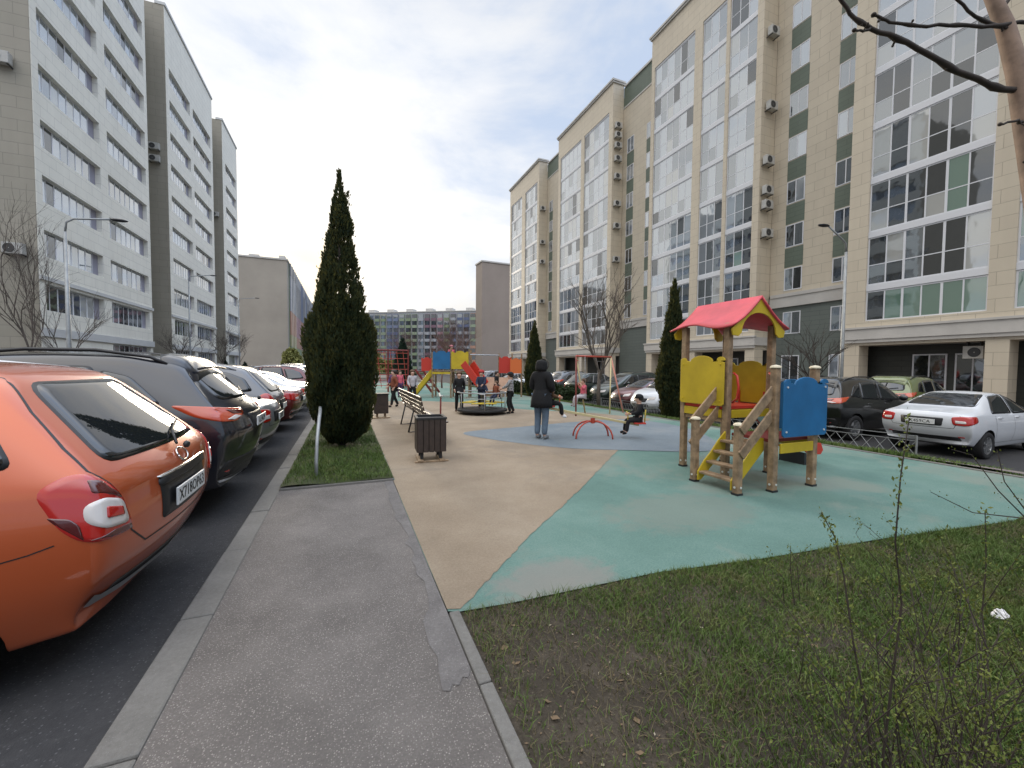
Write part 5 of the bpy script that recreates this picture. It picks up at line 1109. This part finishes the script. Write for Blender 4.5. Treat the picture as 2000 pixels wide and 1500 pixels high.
# slide at the far side
b = MB(); sp = [(5.9, 1.0), (6.15, .86), (6.45, .60), (6.75, .34), (6.95, .20), (7.15, .16), (7.3, .15)]
for y in (4.32, 4.74):
    pr = sp+[(7.36, .22), (7.30, .34), (7.12, .36), (6.95, .40), (6.75, .52), (6.45, .78), (6.15, 1.06), (5.9, 1.22)]
    c = MB(); c.prism(pr, (0, y, 0), (1, 0, 0), (0, 0, 1), (0, .025, 0)); W(c, 'slide_side', 'red_plastic', bevel=.006)
b.add([(x, yy, z+.03) for x, z in sp for yy in (4.346, 4.739)]+[(x, yy, z+.015) for x, z in sp for yy in (4.346, 4.739)], [(2*i, 2*i+1, 2*i+3, 2*i+2) for i in range(len(sp)-1)]+[(14+2*i, 14+2*i+2, 14+2*i+3, 14+2*i+1) for i in range(len(sp)-1)]); W(b, 'slide_chute', 'steel', True)
b = MB(); b.bx(6.9, 6.98, 4.33, 4.75, 0, .19); W(b, 'slide_foot', 'dark_metal')

# far play tower
T = thing('play_tower', 'far play structure with blue and yellow panels, yellow slide and red slide', 'play structure', (5.0, 20.5, 0))
def wt(b, n, m, smooth=False): return part(b, n, m, T, smooth)
def ground_dir(): return None
# local axis along the panels, roughly facing the path
ux = Vector((.93, -.37, 0)); uy = Vector((.37, .93, 0)); O_ = Vector((4.05, 20.6, 0))
def tp_(a, b_, z): return O_+ux*a+uy*b_+Vector((0, 0, z))
for a in (0, .92, 1.84):
    for q in (0, .9):
        b = MB(); b.tube([tp_(a, q, -.02), tp_(a, q, 2.45 if a else 2.3)], .05, 8); wt(b, 'post', 'wood_post')
b = MB(); b.prism([(0, 0), (1.84, 0), (1.84, .9), (0, .9)], tp_(0, 0, 1.32), ux, uy, (0, 0, .05)); wt(b, 'deck', 'wood_post')
for a, mm in ((.03, 'blue_panel'), (.95, 'yellow_panel')):
    b = MB(); b.prism(scallop(.86, .92), tp_(a, -.06, 1.45), ux, (0, 0, 1), -uy*.03); wt(b, 'panel', mm)
b = MB(); b.prism([(0, 0), (.9, 0), (.9, .1), (0, .1)], tp_(0, -.05, 1.2), ux, (0, 0, 1), -uy*.03); wt(b, 'beam', 'yellow_panel')
b = MB(); b.prism(scallop(.55, .7), tp_(-.62, .3, 1.35), ux, (0, 0, 1), -uy*.03); wt(b, 'panel', 'red_plastic')
b = MB(); b.beam(tp_(-.05, .2, 1.35), tp_(-.95, -.1, .15), .06, .22); b.beam(tp_(-.05, .62, 1.35), tp_(-.95, .32, .15), .06, .22); wt(b, 'slide', 'yellow_panel')
b = MB(); b.beam(tp_(-.05, .41, 1.28), tp_(-.95, .11, .08), .42, .02); wt(b, 'slide_chute', 'steel')
b = MB(); b.beam(tp_(1.55, -.12, 1.75), tp_(2.35, -.5, .72), .07, .34); b.beam(tp_(1.95, .28, 1.75), tp_(2.7, -.1, .72), .07, .34); b.beam(tp_(2.35, -.5, .72), tp_(2.6, -.62, .5), .07, .3); wt(b, 'slide', 'red_plastic')
b = MB(); b.beam(tp_(1.75, .08, 1.62), tp_(2.6, -.42, .5), .38, .03); wt(b, 'slide_chute', 'red_plastic')
b = MB(); b.beam(tp_(-.3, 1.4, .2), tp_(-1.3, 1.9, 1.4), .08, .1); b.beam(tp_(0.1, 1.4, .2), tp_(-.9, 1.9, 1.4), .08, .1)
for i in range(6): b.beam(tp_(-.3-.17*i, 1.4+.08*i, .3+.2*i), tp_(.1-.17*i, 1.4+.08*i, .3+.2*i), .04, .04)
wt(b, 'ladder', 'dark_red')
b = MB(); b.prism(scallop(.7, .9), tp_(3.3, 1.3, 1.25), ux, (0, 0, 1), -uy*.03); wt(b, 'panel', 'red_plastic'); b = MB(); b.prism(scallop(.6, .8), tp_(3.9, .9, 1.25), ux, (0, 0, 1), -uy*.03); wt(b, 'panel', 'orange_plastic')
for a, q in ((3.3, 1.35), (4.0, 1.0), (4.5, .95)): b = MB(); b.tube([tp_(a, q, 0), tp_(a, q, 2.3)], .045, 8); wt(b, 'post', 'wood_post')
b = MB(); b.tube([tp_(1.84, .45, 2.2), tp_(3.3, 1.3, 2.2)], .03, 6); b.tube([tp_(1.84, .9, 1.3), tp_(3.3, 1.5, 1.3)], .03, 6); wt(b, 'bridge_rail', 'steel')
# climbing frame left of the tower, seen against the far cars
T2 = thing('climbing_frame', 'dark red climbing frame with rope net beyond the group of children', 'climbing frame', (2.4, 26, 0)); b = MB()
for x in (1.2, 2.4, 3.6): b.tube([(x, 26, 0), (x, 26, 2.6)], .05, 8)
b.tube([(1.2, 26, 2.55), (3.6, 26, 2.55)], .05, 8); o = b.build('frame', 'dark_red', T2); o.location = -T2.location
b = MB()
for i in range(7): b.tube([(1.25+i*.38, 26, .3), (1.0+i*.38, 26, 2.5)], .018, 5); b.tube([(1.2, 26, .4+i*.33), (3.6, 26, .4+i*.33)], .018, 5)
o = b.build('net', 'red_paint', T2); o.location = -T2.location

# roundabout
C_ = thing('roundabout', 'spinning roundabout with dark disc, blue-grey hand rail and yellow seats, between standing children', 'roundabout', (4.25, 13.1, 0)); rr = .84
b = MB(); b.lathe([(.001, .10), (rr, .10), (rr+.01, .14), (rr, .17), (.001, .165)], (0, 0, 0), 40); b.build('platform', 'rubber', C_, False)
b = MB(); b.lathe([(.09, 0), (.09, .10)], (0, 0, 0), 16); b.lathe([(.05, .17), (.05, .62), (.12, .63), (.12, .65), (.001, .66)], (0, 0, 0), 16); b.build('hub', 'steel', C_, True)
b = MB(); b.tube([(rr*.98*math.cos(a), rr*.98*math.sin(a), .72) for a in [k*2*PI/36 for k in range(37)]], .020, 8, False)
for k in range(6): a = k*PI/3+.3; b.tube([(rr*.98*math.cos(a), rr*.98*math.sin(a), .16), (rr*.98*math.cos(a), rr*.98*math.sin(a), .72)], .016, 6)
b.tube([(rr*.7*math.cos(a), rr*.7*math.sin(a), .52) for a in [k*2*PI/36 for k in range(37)]], .014, 6, False); b.build('rail', 'galv', C_, True)
for k in range(3):
    a = k*2*PI/3+.3; b = MB(); b.prism([(.28, -.34), (.62, -.42), (.62, .42), (.28, .34)], (0, 0, .36), (math.cos(a), math.sin(a), 0), (-math.sin(a), math.cos(a), 0), (0, 0, .03)); s_ = b.build('seat', 'yellow_panel', C_, bevel=.008)
# seesaw
SC = Vector((5.08, 7.72, 0)); sdv = Vector((.925, -.38, 0)).normalized(); spv = Vector((.38, .925, 0))
Q = thing('seesaw', 'seesaw on four arched red legs with wooden beam, beside the standing adult', 'seesaw', SC)
for s1 in (-1, 1):
    for s2 in (-1, 1):
        b = MB(); e = sdv*(.40*s1)+spv*(.22*s2); pts = [Vector((0, 0, .37))]+[e*t+Vector((0, 0, .38*math.sqrt(max(0, 1-t**2.4)))) for t in (.3, .55, .75, .9, .98, 1.0)]; b.tube(pts, .019, 8); b.build('leg', 'red_paint', Q, True)
b = MB(); b.lathe([(.001, .32), (.045, .33), (.05, .44), (.001, .45)], (0, 0, 0), 12); b.build('pivot', 'red_paint', Q)
la = sdv*-.98+Vector((0, 0, .66)); lb_ = sdv*1.02+Vector((0, 0, .30))
b = MB(); b.beam(la, lb_, .07, .05); b.build('beam', 'yellow_pole', Q, bevel=.005)
for e, s in ((la, -1), (lb_, 1)):
    b = MB(); b.box(e+Vector((0, 0, .045)), (.26, .24, .035), M=Matrix.Rotation(math.atan2(sdv.y, sdv.x), 3, 'Z')); b.build('seat', 'red_plastic', Q, bevel=.01)
    b = MB(); h0 = e-sdv*s*.24; b.tube([h0+Vector((0, 0, 0)), h0+Vector((0, 0, .26)), h0+spv*.1+Vector((0, 0, .28)), h0+spv*.12+Vector((0, 0, .26))], .012, 6); b.tube([h0+Vector((0, 0, .26)), h0-spv*.12+Vector((0, 0, .27))], .012, 6)
    b.tube([e+sdv*s*.13+Vector((0, 0, .02)), e+sdv*s*.15+Vector((0, 0, .34))], .014, 6); b.build('handle', 'orange_plastic' if s < 0 else 'yellow_panel', Q, True)
# swing frame
S_ = thing('swing_frame', 'thin red and pink swing frame with chains, in front of the bare tree', 'swing', (7.9, 12.0, 0))
LA = (7.05, 11.75, 1.95); RA = (8.75, 12.2, 1.95)
def ws(b, n, m, smooth=True): return part(b, n, m, S_, smooth)
for a, z_, m_ in (((6.86, 11.4, 0), LA, 'dark_red'), ((7.62, 12.05, 0), LA, 'yellow_pole'), ((8.32, 11.62, 0), RA, 'yellow_pole'), ((9.0, 11.78, 0), RA, 'pink_paint')): b = MB(); b.tube([a, z_], .026, 8); ws(b, 'leg', m_)
b = MB(); b.tube([LA, RA], .03, 8); b.tube([(7.02, 11.6, 1.8), (7.25, 11.95, 1.8)], .02, 6); ws(b, 'top_bar', 'red_paint')
sw = Vector((7.42, 11.86, .52))
b = MB(); b.box(sw, (.34, .20, .03)); ws(b, 'swing_seat', 'rubber'); b = MB()
for dy in (-.13, .13): b.tube([sw+Vector((0, dy, 0)), Vector((7.36, 11.83+dy, 1.93))], .006, 5)
ws(b, 'chain', 'steel')
# bench
B_ = thing('park_bench', 'dark slatted park bench with curved back, pale top slat, behind the litter bin', 'bench', (1.6, 9.8, 0))
y0, y1 = 8.0, 11.6; prof = [(1.38, .93), (1.40, .83), (1.43, .73), (1.47, .63), (1.52, .53), (1.60, .455), (1.70, .43), (1.80, .435), (1.88, .45)]
tr_ = Vector((0, 0, 0))
for i, (x, z_) in enumerate(prof):
    a = Vector(prof[min(i+1, 8)])-Vector(prof[max(0, i-1)]); an = math.atan2(a.y, a.x); b = MB(); M3 = Matrix.Rotation(-an, 3, 'Y')
    b.box((x-.03, (y0+y1)/2, z_), (.085, y1-y0, .028), M=M3); o = part(b, 'slat', 'slat_wood' if 'slat_wood' in MATS else mat('slat_wood', (.055, .034, .024), .32, var=.25, vscale=6), B_, bevel=.005)
for y in (y0+.35, (y0+y1)/2, y1-.35):
    b = MB(); b.tube([(1.36, y, .95), (1.41, y, .70), (1.50, y, .50), (1.62, y, .42), (1.88, y, .42)], .018, 8); b.tube([(1.48, y, .52), (1.36, y, 0)], .018, 8); b.tube([(1.80, y, .42), (1.84, y, 0)], .018, 8); b.tube([(1.36, y, .012), (1.84, y, .012)], .016, 6); part(b, 'bench_frame', 'dark_metal', B_, True)
# litter bin
K = thing('litter_bin', 'dark brown slatted litter bin on short legs beside the bench', 'bin', (1.30, 6.82, 0)); K.rotation_euler = (0, 0, rad(-4))
mat('bin_wood', (.035, .022, .016), .55, var=.25, vscale=12); mat('bin_dark', (.012, .012, .012), .6)
w_ = .225
for i in range(5):
    for (a, c, sx_, sy_) in ((-w_+.045+i*.09, -w_, .082, .022), (-w_+.045+i*.09, w_, .082, .022)):
        b = MB(); b.box((a, c, .45), (sx_, sy_, .56)); b.build('slat', 'bin_wood', K, bevel=.004)
        b = MB(); b.box((c+(.0), a, .45), (sy_, sx_, .56)); b.build('slat', 'bin_wood', K, bevel=.004)
b = MB(); b.bx(-w_+.015, w_-.015, -w_+.015, w_-.015, .18, .70); b.build('liner', 'bin_dark', K); b = MB()
for s1 in (-1, 1): b.bx(-w_-.02, w_+.02, s1*w_-.02, s1*w_+.02, .70, .735); b.bx(s1*w_-.02, s1*w_+.02, -w_+.021, w_-.021, .70, .735)
b.build('rim', 'bin_dark', K, bevel=.003)
for s1 in (-1, 1):
    for s2 in (-1, 1): b = MB(); b.bx(s1*.15-.025, s1*.15+.025, s2*.15-.025, s2*.15+.025, .03, .18); b.build('leg', 'bin_dark', K)
    b = MB(); b.bx(s1*.17-.045, s1*.17+.045, -.26, .26, .012, .05); b.build('foot', 'wood_post', K, bevel=.006)
b = MB(); b.bx(-.27, .27, -.24, -.16, .008, .030); b.build('foot', 'wood_post', K, bevel=.004)
# kick scooter leaning at the bench
Z = thing('kick_scooter', 'kick scooter whose pale handlebar shows above the litter bin', 'scooter', (1.78, 8.25, 0), rad(80))
b = MB(); b.tube([(.0, 0, .10), (-.22, .0, .95)], .016, 8); b.build('stem', 'dark_red', Z, True); b = MB(); b.tube([(-.36, -.02, .99), (-.22, 0, .96), (-.08, .02, 1.02)], .018, 8); b.build('handlebar', 'ac_body', Z, True)
b = MB(); b.box((.28, 0, .085), (.50, .11, .025)); b.build('deck', 'rubber', Z, bevel=.01)
for x in (0, .56): b = MB(); b.lathe([(.02, -.014), (.055, -.016), (.06, 0), (.055, .016), (.02, .014)], (x, 0, .06), 20, 'Y'); b.build('wheel', 'tyre', Z, True)
# second dark bin/bench beyond, partly behind the cypress
K2 = thing('litter_bin', 'dark litter bin farther off, just past the edge of the big cypress', 'bin', (.98, 12.9, 0)); b = MB(); b.bx(-.2, .2, -.2, .2, .15, .72); b.build('body', 'bin_wood', K2, bevel=.01)
b = MB(); b.bx(-.22, .22, -.22, .22, .72, .75); b.build('rim', 'bin_dark', K2); b = MB(); b.bx(-.25, .25, -.2, .2, .0, .04); b.bx(-.14, -.09, -.1, .1, .04, .15); b.bx(.09, .14, -.1, .1, .04, .15); b.build('foot', 'wood_post', K2)
# peach board of a sandbox
D = thing('sandbox', 'peach coloured slanted wooden board standing behind the patterned-jacket child', 'sandbox', (7.3, 20.4, 0)); D.rotation_euler = (0, 0, rad(-25)); mat('peach_wood', (.52, .32, .22), .7, var=.12)
b = MB(); b.prism([(-.75, 0), (.65, 0), (.85, .8), (-.45, .8)], (0, 0, .25), (1, 0, 0), (0, .25, .97), (0, -.04, 0)); b.build('lid', 'peach_wood', D); b = MB(); b.bx(-.85, .85, 0, 1.3, 0, .25); b.build('box', 'wood_post', D)
# ================================================================== STREET FURNITURE
def lamp(label, loc, h, arm, az, rise=.15, head=.55, name='street_lamp'):
    R = thing(name, label, 'street lamp', loc, 0, 'street lamps'); d = Vector((math.cos(az), math.sin(az), 0)); b = MB()
    b.tube([(0, 0, -.1), (0, 0, h*.3), (0, 0, h-.5)], [.085, .07, .05], 10); b.build('pole', 'galv', R, True); b = MB()
    b.tube([Vector((0, 0, h-.5)), Vector((0, 0, h-.15))+d*.04, Vector((0, 0, h))+d*.25, Vector((0, 0, h+rise))+d*arm], .035, 8); b.build('arm', 'galv', R, True)
    b = MB(); e = Vector((0, 0, h+rise))+d*arm; Mz = Matrix.Rotation(az, 3, 'Z'); b.ell(e+d*head*.45, (head*.5, .12, .055), 14, 8, Mz); b.build('lamp_head', 'dark_metal', R, True)
    return R
lamp('tall street lamp with curved arm in front of the white tiled block', (-9.45, 20.2, -.12), 7.0, 1.3, 0, .12)
lamp('street lamp farther down the road, before the second wing', (-12.9, 45, -.12), 9.6, 1.6, 0, .2)
lamp('distant street lamp with its arm against the blank grey end wall', (-12.6, 62, -.12), 10.2, 1.8, 0, .2)
lamp('slim street lamp right of the playhouse, its head turned to the playground', (19.3, 10.75, -.4), 7.35, 1.05, rad(175), .45, .6)
b = MB(); b.tube([(-.385, 6.19, -.1), (-.385, 6.2, .25), (-.375, 6.30, .55), (-.36, 6.55, .80), (-.37, 7.0, .86), (-.40, 7.5, .86)], .024, 10); o = b.build('bent_pipe', 'galv', None, True)
tag(o, 'bent grey steel pipe rail standing in the grass strip by the big cypress', 'pipe rail')
def fence(label, pts, h, z, seed=0):
    R = thing('low_fence', label, 'fence', (*pts[0], z(*pts[0])), 0, 'low metal garden fences'); o_ = Vector(R.location); n = 0
    a, c = Vector(pts[0]), Vector(pts[1]); ln = (c-a).length; k = max(1, int(ln/1.5)); rail = MB(); orn = MB()
    for i in range(k+1):
        p = a.lerp(c, i/k); zz = z(p.x, p.y); b = MB(); b.tube([Vector((p.x, p.y, zz-.1))-o_, Vector((p.x, p.y, zz+h))-o_], .018, 6); b.build('post', 'galv', R)
        if i < k:
            q = a.lerp(c, (i+1)/k); z2 = z(q.x, q.y)
            for f in (.98, .78, .15): rail.beam(Vector((p.x, p.y, zz+h*f))-o_, Vector((q.x, q.y, z2+h*f))-o_, .014, .014)
            for s in range(9):
                u0, u1 = p.lerp(q, s/9), p.lerp(q, (s+1)/9); za = zz+(z2-zz)*s/9; zb_ = zz+(z2-zz)*(s+1)/9
                orn.tube([Vector((u0.x, u0.y, za+h*.15))-o_, Vector((u1.x, u1.y, zb_+h*.78))-o_], .005, 4, False); orn.tube([Vector((u1.x, u1.y, zb_+h*.15))-o_, Vector((u0.x, u0.y, za+h*.78))-o_], .005, 4, False)
    rail.build('rail', 'galv', R); orn.build('lattice', 'galv', R)
zf_ = lambda x, y: strip_z(x, y)-.02
fence('low lattice fence on the verge between the blue panel and the white saloon', [(10.7, 4.55), (10.2, 8.7)], .50, lambda x, y: -.26)
fence('low lattice fence on the verge beyond the narrow cypress', [(11.2, 11.6), (11.2, 19.5)], .50, lambda x, y: -.34)
fence('low lattice fence beyond the slim cypress', [(11.2, 20.5), (11.2, 33)], .50, lambda x, y: -.34)
# crumpled white litter
b = MB(); b.ell((0, 0, .025), (.055, .035, .025), 14, 9); rn = random.Random(2); b.v = [(x*(1+rn.uniform(-.25, .25)), y*(1+rn.uniform(-.25, .25)), max(.0, z_*(1+rn.uniform(-.3, .3)))) for x, y, z_ in b.v]; mat('paper', (.70, .68, .67), .7)
o = b.build('paper_litter', 'paper', None); o.location = (3.79, 1.17, 0.0); tag(o, 'crumpled white paper lying on the lawn at the right', 'litter')
# ================================================================== PEOPLE
def person(label, loc, rz, H, top, legs_m, hair='hair_dark', shoes='cloth_black', pose=None, child=True, coat=None, hat=None, group=None, hood=None, backpack=None):
    """faces local +Y.  pose: overrides of joint positions in units of H"""
    R = thing('person', label, 'person', loc, rz, group); hs = 1.14 if child else 1.0; wd = 1.06 if child else 1.0
    J = dict(pelvis=(0, 0, .52), spine=(0, -.004, .62), chest=(0, 0, .73), neck=(0, -.004, .825), head0=(0, .004, .875), head1=(0, .008, .925), head2=(0, 0, .965),
             shL=(-.098, 0, .795), elL=(-.130, -.012, .635), wrL=(-.138, .03, .50), shR=(.098, 0, .795), elR=(.130, -.012, .635), wrR=(.138, .03, .50),
             hipL=(-.052, 0, .50), knL=(-.052, .012, .285), anL=(-.050, -.01, .045), toL=(-.056, .085, .018), hipR=(.052, 0, .50), knR=(.052, .012, .285), anR=(.050, -.01, .045), toR=(.056, .085, .018))
    J.update(pose or {}); J = {k: Vector(v)*H for k, v in J.items()}
    rd = dict(pelvis=.074, spine=.068, chest=.075, neck=.030, head0=.047*hs, head1=.060*hs, head2=.050*hs, sh=.036, el=.026, wr=.017, hip=.052, kn=.036, an=.022, to=.020)
    names = list(J); idx = {n: i for i, n in enumerate(names)}
    rr = [rd[n] if n in rd else rd[n[:-1]] for n in names]
    ed = [('pelvis', 'spine'), ('spine', 'chest'), ('chest', 'neck'), ('neck', 'head0'), ('head0', 'head1'), ('head1', 'head2')]
    for s in 'LR': ed += [('chest', 'sh'+s), ('sh'+s, 'el'+s), ('el'+s, 'wr'+s), ('pelvis', 'hip'+s), ('hip'+s, 'kn'+s), ('kn'+s, 'an'+s), ('an'+s, 'to'+s)]
    vs = [J[n] for n in names]; E_ = [(idx[a], idx[b]) for a, b in ed]; rads = [r_*H for r_ in rr]
    for s in 'LR':                                                   # palm, five fingers of different length, thumb from the side of the palm
        w = J['wr'+s]; d = (w-J['el'+s]).normalized(); side = d.cross(Vector((1, 0, 0))).normalized() if abs(d.x) < .9 else Vector((0, 1, 0)); side = side if side.y > 0 else -side
        pi = len(vs); vs.append(w+d*.045*H); rads.append((.020*H, .012*H)); E_.append((idx['wr'+s], pi)); inn = side.cross(d).normalized()*(.012*H)
        for k, (o_, ln) in enumerate(((-.018, .036), (-.006, .043), (.006, .045), (.018, .040))):
            a = len(vs); b0_ = w+d*.062*H+side*o_*H; vs.append(b0_); vs.append(b0_+d*ln*.5*H+inn*.3); vs.append(b0_+d*ln*H*.92+inn); rads += [.0075*H, .0065*H, .005*H]; E_ += [(pi, a), (a, a+1), (a+1, a+2)]
        a = len(vs); vs.append(w+d*.030*H+side*.022*H); vs.append(w+d*.055*H+side*.036*H+inn*.5); rads += [.008*H, .006*H]; E_ += [(pi, a), (a, a+1)]
    a = len(vs); vs.append(J['head0'].lerp(J['head1'], .4)+Vector((0, .062*hs*H, .0))); rads.append(.010*H); E_.append((idx['head1'], a))
    body = skin(vs, E_, rads, 'skin', 'body', R, 2, idx['pelvis'])
    hd = (J['head1']-J['head0']).normalized()
    for s in (-1, 1):
        c = J['head1']+Vector((s*.022*hs*H, .052*hs*H, .0)); b = MB(); b.ell(c, (.008*H, .006*H, .005*H), 8, 6); b.build('eye', 'cloth_white', R, True); b = MB(); b.ell(c+Vector((0, .0045*H, 0)), (.0035*H,)*3, 6, 4); b.build('pupil', 'ink', R, True)
    b = MB(); b.ell(J['head0'].lerp(J['head1'], .1)+Vector((0, .045*hs*H, -.004*H)), (.018*H, .006*H, .004*H), 8, 4); b.build('mouth', 'cloth_dpink', R, True)
    def garment(nm, m, pts, eds, scale): return skin([J[p] if isinstance(p, str) else p for p in pts], eds, [q*H for q in scale], m, nm, R, 2, 0)
    hem = J['pelvis'].lerp(J['spine'], -.10)
    pts = [J['spine'], J['chest'], J['neck'].lerp(J['chest'], .12), hem, J['shL'], J['elL'], J['wrL'], J['shR'], J['elR'], J['wrR']]; eds = [(0, 1), (1, 2), (0, 3), (1, 4), (4, 5), (5, 6), (1, 7), (7, 8), (8, 9)]
    rr2 = [.088, .092, .050, .092, .050, .040, .030, .050, .040, .030]
    if not child: rr2 = [q*1.16 for q in rr2]
    if coat:
        zc_ = J['pelvis'].z; b = MB(); lo = zc_-coat*H; ks = [(zc_+.10*H, .080), (zc_+.02*H, .112), (zc_-coat*.5*H, .122), (lo, .126), (lo+.004*H, .110)]
        b.lathe([(q*H, zz) for zz, q in ks], (0, 0, 0), 20); b.v = [(x*1.12+J['pelvis'].x, y*.98+J['pelvis'].y, z) for x, y, z in b.v]; b.build('coat_skirt', top, R, True)
    garment('jacket', top, pts, eds, rr2)
    garment('trousers', legs_m, ['pelvis', 'hipL', 'knL', 'anL', 'hipR', 'knR', 'anR'], [(0, 1), (1, 2), (2, 3), (0, 4), (4, 5), (5, 6)], [.078, .060, .046, .036, .060, .046, .036])
    for s in 'LR':
        skin([J['an'+s]+Vector((0, -.012*H, -.012*H)), J['an'+s].lerp(J['to'+s], .55), J['to'+s]], [(0, 1), (1, 2)], [.032*H, .030*H, .026*H], shoes, 'shoe', R, 1, 0)
    hc = J['head1'].lerp(J['head2'], .25)
    if hood:
        skin([J['neck']+Vector((0, -.02*H, -.005*H)), J['head0']+Vector((0, -.022*H, 0)), hc+Vector((0, -.022*H, .004*H)), J['head2']+Vector((0, -.010*H, .012*H))], [(0, 1), (1, 2), (2, 3)], [.075*H, .078*H, .080*H, .058*H], hood, 'hood', R, 2, 0)
    else:
        b = MB(); b.ell(hc+Vector((0, -.014*H*hs, .010*H*hs)), (.066*H*hs, .070*H*hs, .062*H*hs), 16, 10); keep = MB()
        b.v = [(x, y, max(z, hc.z-.045*H*hs) if y < hc.y+.01*H else max(z, hc.z+.022*H*hs)) for x, y, z in b.v]; b.build('hair', hair, R, True)
    if hat:
        b = MB(); b.ell(hc+Vector((0, -.006*H, .022*H*hs)), (.072*H*hs, .076*H*hs, .056*H*hs), 16, 10); b.v = [(x, y, max(z, hc.z+.006*H*hs)) for x, y, z in b.v]; b.build('hat', hat, R, True)
    if backpack: b = MB(); b.ell(J['chest']+Vector((0, -.10*H, -.05*H)), (.085*H, .05*H, .12*H), 12, 8); b.build('backpack', backpack, R, True)
    return R
R_ = person('adult in a long black hooded coat and light jeans, standing in the blue patch', (3.92, 7.95, .012), rad(-55), 1.76, 'cloth_black', 'cloth_jeans', shoes='cloth_grey', child=False, coat=.13, hood='cloth_black',
       pose=dict(wrL=(-.10, .10, .60), wrR=(.10, .11, .60), elL=(-.135, .0, .64), elR=(.135, .0, .64), head0=(0, .012, .872), head1=(0, .02, .918), head2=(0, .014, .958)))
# fur trim round the hood
rn = np.random.RandomState(4); n = 1500; a = rn.uniform(0, 6.283, n); H_ = 1.76; c = np.stack([np.cos(a)*.066*H_, .052*H_+rn.normal(0, .010, n), .915*H_+np.sin(a)*.070*H_], 1); d = rn.normal(0, 1, (n, 3)); d /= np.linalg.norm(d, axis=1)[:, None]; e = np.cross(d, rn.normal(0, 1, (n, 3))); e /= np.linalg.norm(e, axis=1)[:, None]
ln = rn.uniform(.010, .024, n)[:, None]; obj('fur_trim', tri_mesh('fur_trim', np.stack([c-e*ln*.25, c+d*ln, c+e*ln*.25], 1), ('cloth_fur',)), R_)
walk = dict(knL=(-.058, .06, .29), anL=(-.062, .10, .05), toL=(-.07, .18, .03), knR=(.058, -.01, .29), anR=(.062, -.12, .06), toR=(.07, -.04, .02), elL=(-.13, -.05, .645), wrL=(-.12, .03, .54), elR=(.13, .02, .64), wrR=(.12, .12, .56))
push = dict(elL=(-.11, .08, .67), wrL=(-.07, .19, .62), elR=(.11, .08, .67), wrR=(.07, .19, .62), knL=(-.06, .05, .28), anR=(.07, -.08, .05), toR=(.075, .0, .02))
person('child in black coat and trousers with bare head, standing left of the roundabout', (3.62, 13.75, 0), rad(170), 1.40, 'cloth_black', 'cloth_black', hair='hair_brown', coat=.04, pose=walk)
person('child in dark jacket and maroon hat standing on the roundabout', (4.28, 13.3, .17), rad(150), 1.28, 'cloth_navy', 'cloth_navy', hat='cloth_red', coat=.03, pose=push)
person('child in black and white patterned jacket at the right of the roundabout', (5.12, 12.75, 0), rad(60), 1.38, 'cloth_pattern', 'cloth_black', hat='cloth_black', pose=push)
person('small child in orange clothes sitting low on the roundabout', (4.72, 13.05, .17), rad(120), .92, 'cloth_rust', 'cloth_navy', hair='hair_brown', pose=dict(knL=(-.07, .20, .40), anL=(-.07, .25, .16), toL=(-.07, .33, .13), knR=(.07, .20, .40), anR=(.07, .25, .16), toR=(.07, .33, .13)))
person('small child in navy leaning on the roundabout rail at the back', (4.55, 13.95, 0), rad(180), 1.1, 'cloth_navy', 'cloth_purple', hair='hair_dark', pose=push)
person('child in grey jacket and black trousers walking beyond the bench', (2.55, 17.2, 0), rad(185), 1.42, 'cloth_lightgrey', 'cloth_black', hair='hair_brown', pose=walk)
person('child in rust red jacket just right of the big cypress', (1.72, 16.2, 0), rad(100), 1.42, 'cloth_rust', 'cloth_black', hair='hair_dark', pose=walk)
person('child in purple coat among the group beyond the bench', (2.05, 19.8, 0), rad(140), 1.40, 'cloth_purple', 'cloth_black', hair='hair_dark', pose=walk)
person('child in pale pink top farther back between the rust red and the grey jackets', (2.55, 21.4, 0), rad(200), 1.35, 'cloth_pink', 'cloth_purple', hair='hair_brown')
person('child in pink hat standing on the deck of the far play tower', (5.05, 20.75, 1.37), rad(190), 1.30, 'cloth_pink', 'cloth_jeans', hat='cloth_dpink')
person('child in black jacket standing right of the far red slide', (6.9, 19.0, 0), rad(230), 1.35, 'cloth_black', 'cloth_navy', hair='hair_dark', pose=walk)
sit = dict(pelvis=(0, 0, .52), hipL=(-.06, .02, .51), hipR=(.06, .02, .51), knL=(-.075, .23, .50), knR=(.075, .23, .50), anL=(-.08, .26, .27), anR=(.08, .26, .27), toL=(-.085, .35, .24), toR=(.085, .35, .24), elL=(-.12, .06, .66), wrL=(-.07, .18, .63), elR=(.12, .06, .66), wrR=(.07, .18, .63))
szr = math.atan2(sdv.y, sdv.x)
hh = 1.12
pr = SC+sdv*1.02+Vector((0, 0, .36)); person('child in dark jacket and black boots sitting on the lower end of the seesaw', (pr.x, pr.y, pr.z-.46*hh), szr+PI/2, hh, 'cloth_black', 'cloth_black', hat='cloth_black', pose=sit)
pl_ = SC-sdv*.98+Vector((0, 0, .72)); person('child in brown coat and white shoes on the raised seesaw seat, mostly behind the adult', (pl_.x, pl_.y, pl_.z-.46*hh), szr-PI/2, hh, 'cloth_brown', 'cloth_black', shoes='cloth_white', hair='hair_dark', pose=sit)
person('girl in pink jacket and grey trousers sitting on the swing', (sw.x, sw.y, sw.z+.02-.455*1.2), rad(80), 1.2, 'cloth_pink', 'cloth_lightgrey', hair='hair_brown', shoes='cloth_grey', pose=dict(sit, elL=(-.12, .05, .72), wrL=(-.10, .09, .80), elR=(.12, .05, .72), wrR=(.10, .09, .80)))
for me_ in [m_ for m_ in bpy.data.meshes if m_.users == 0]: bpy.data.meshes.remove(me_)
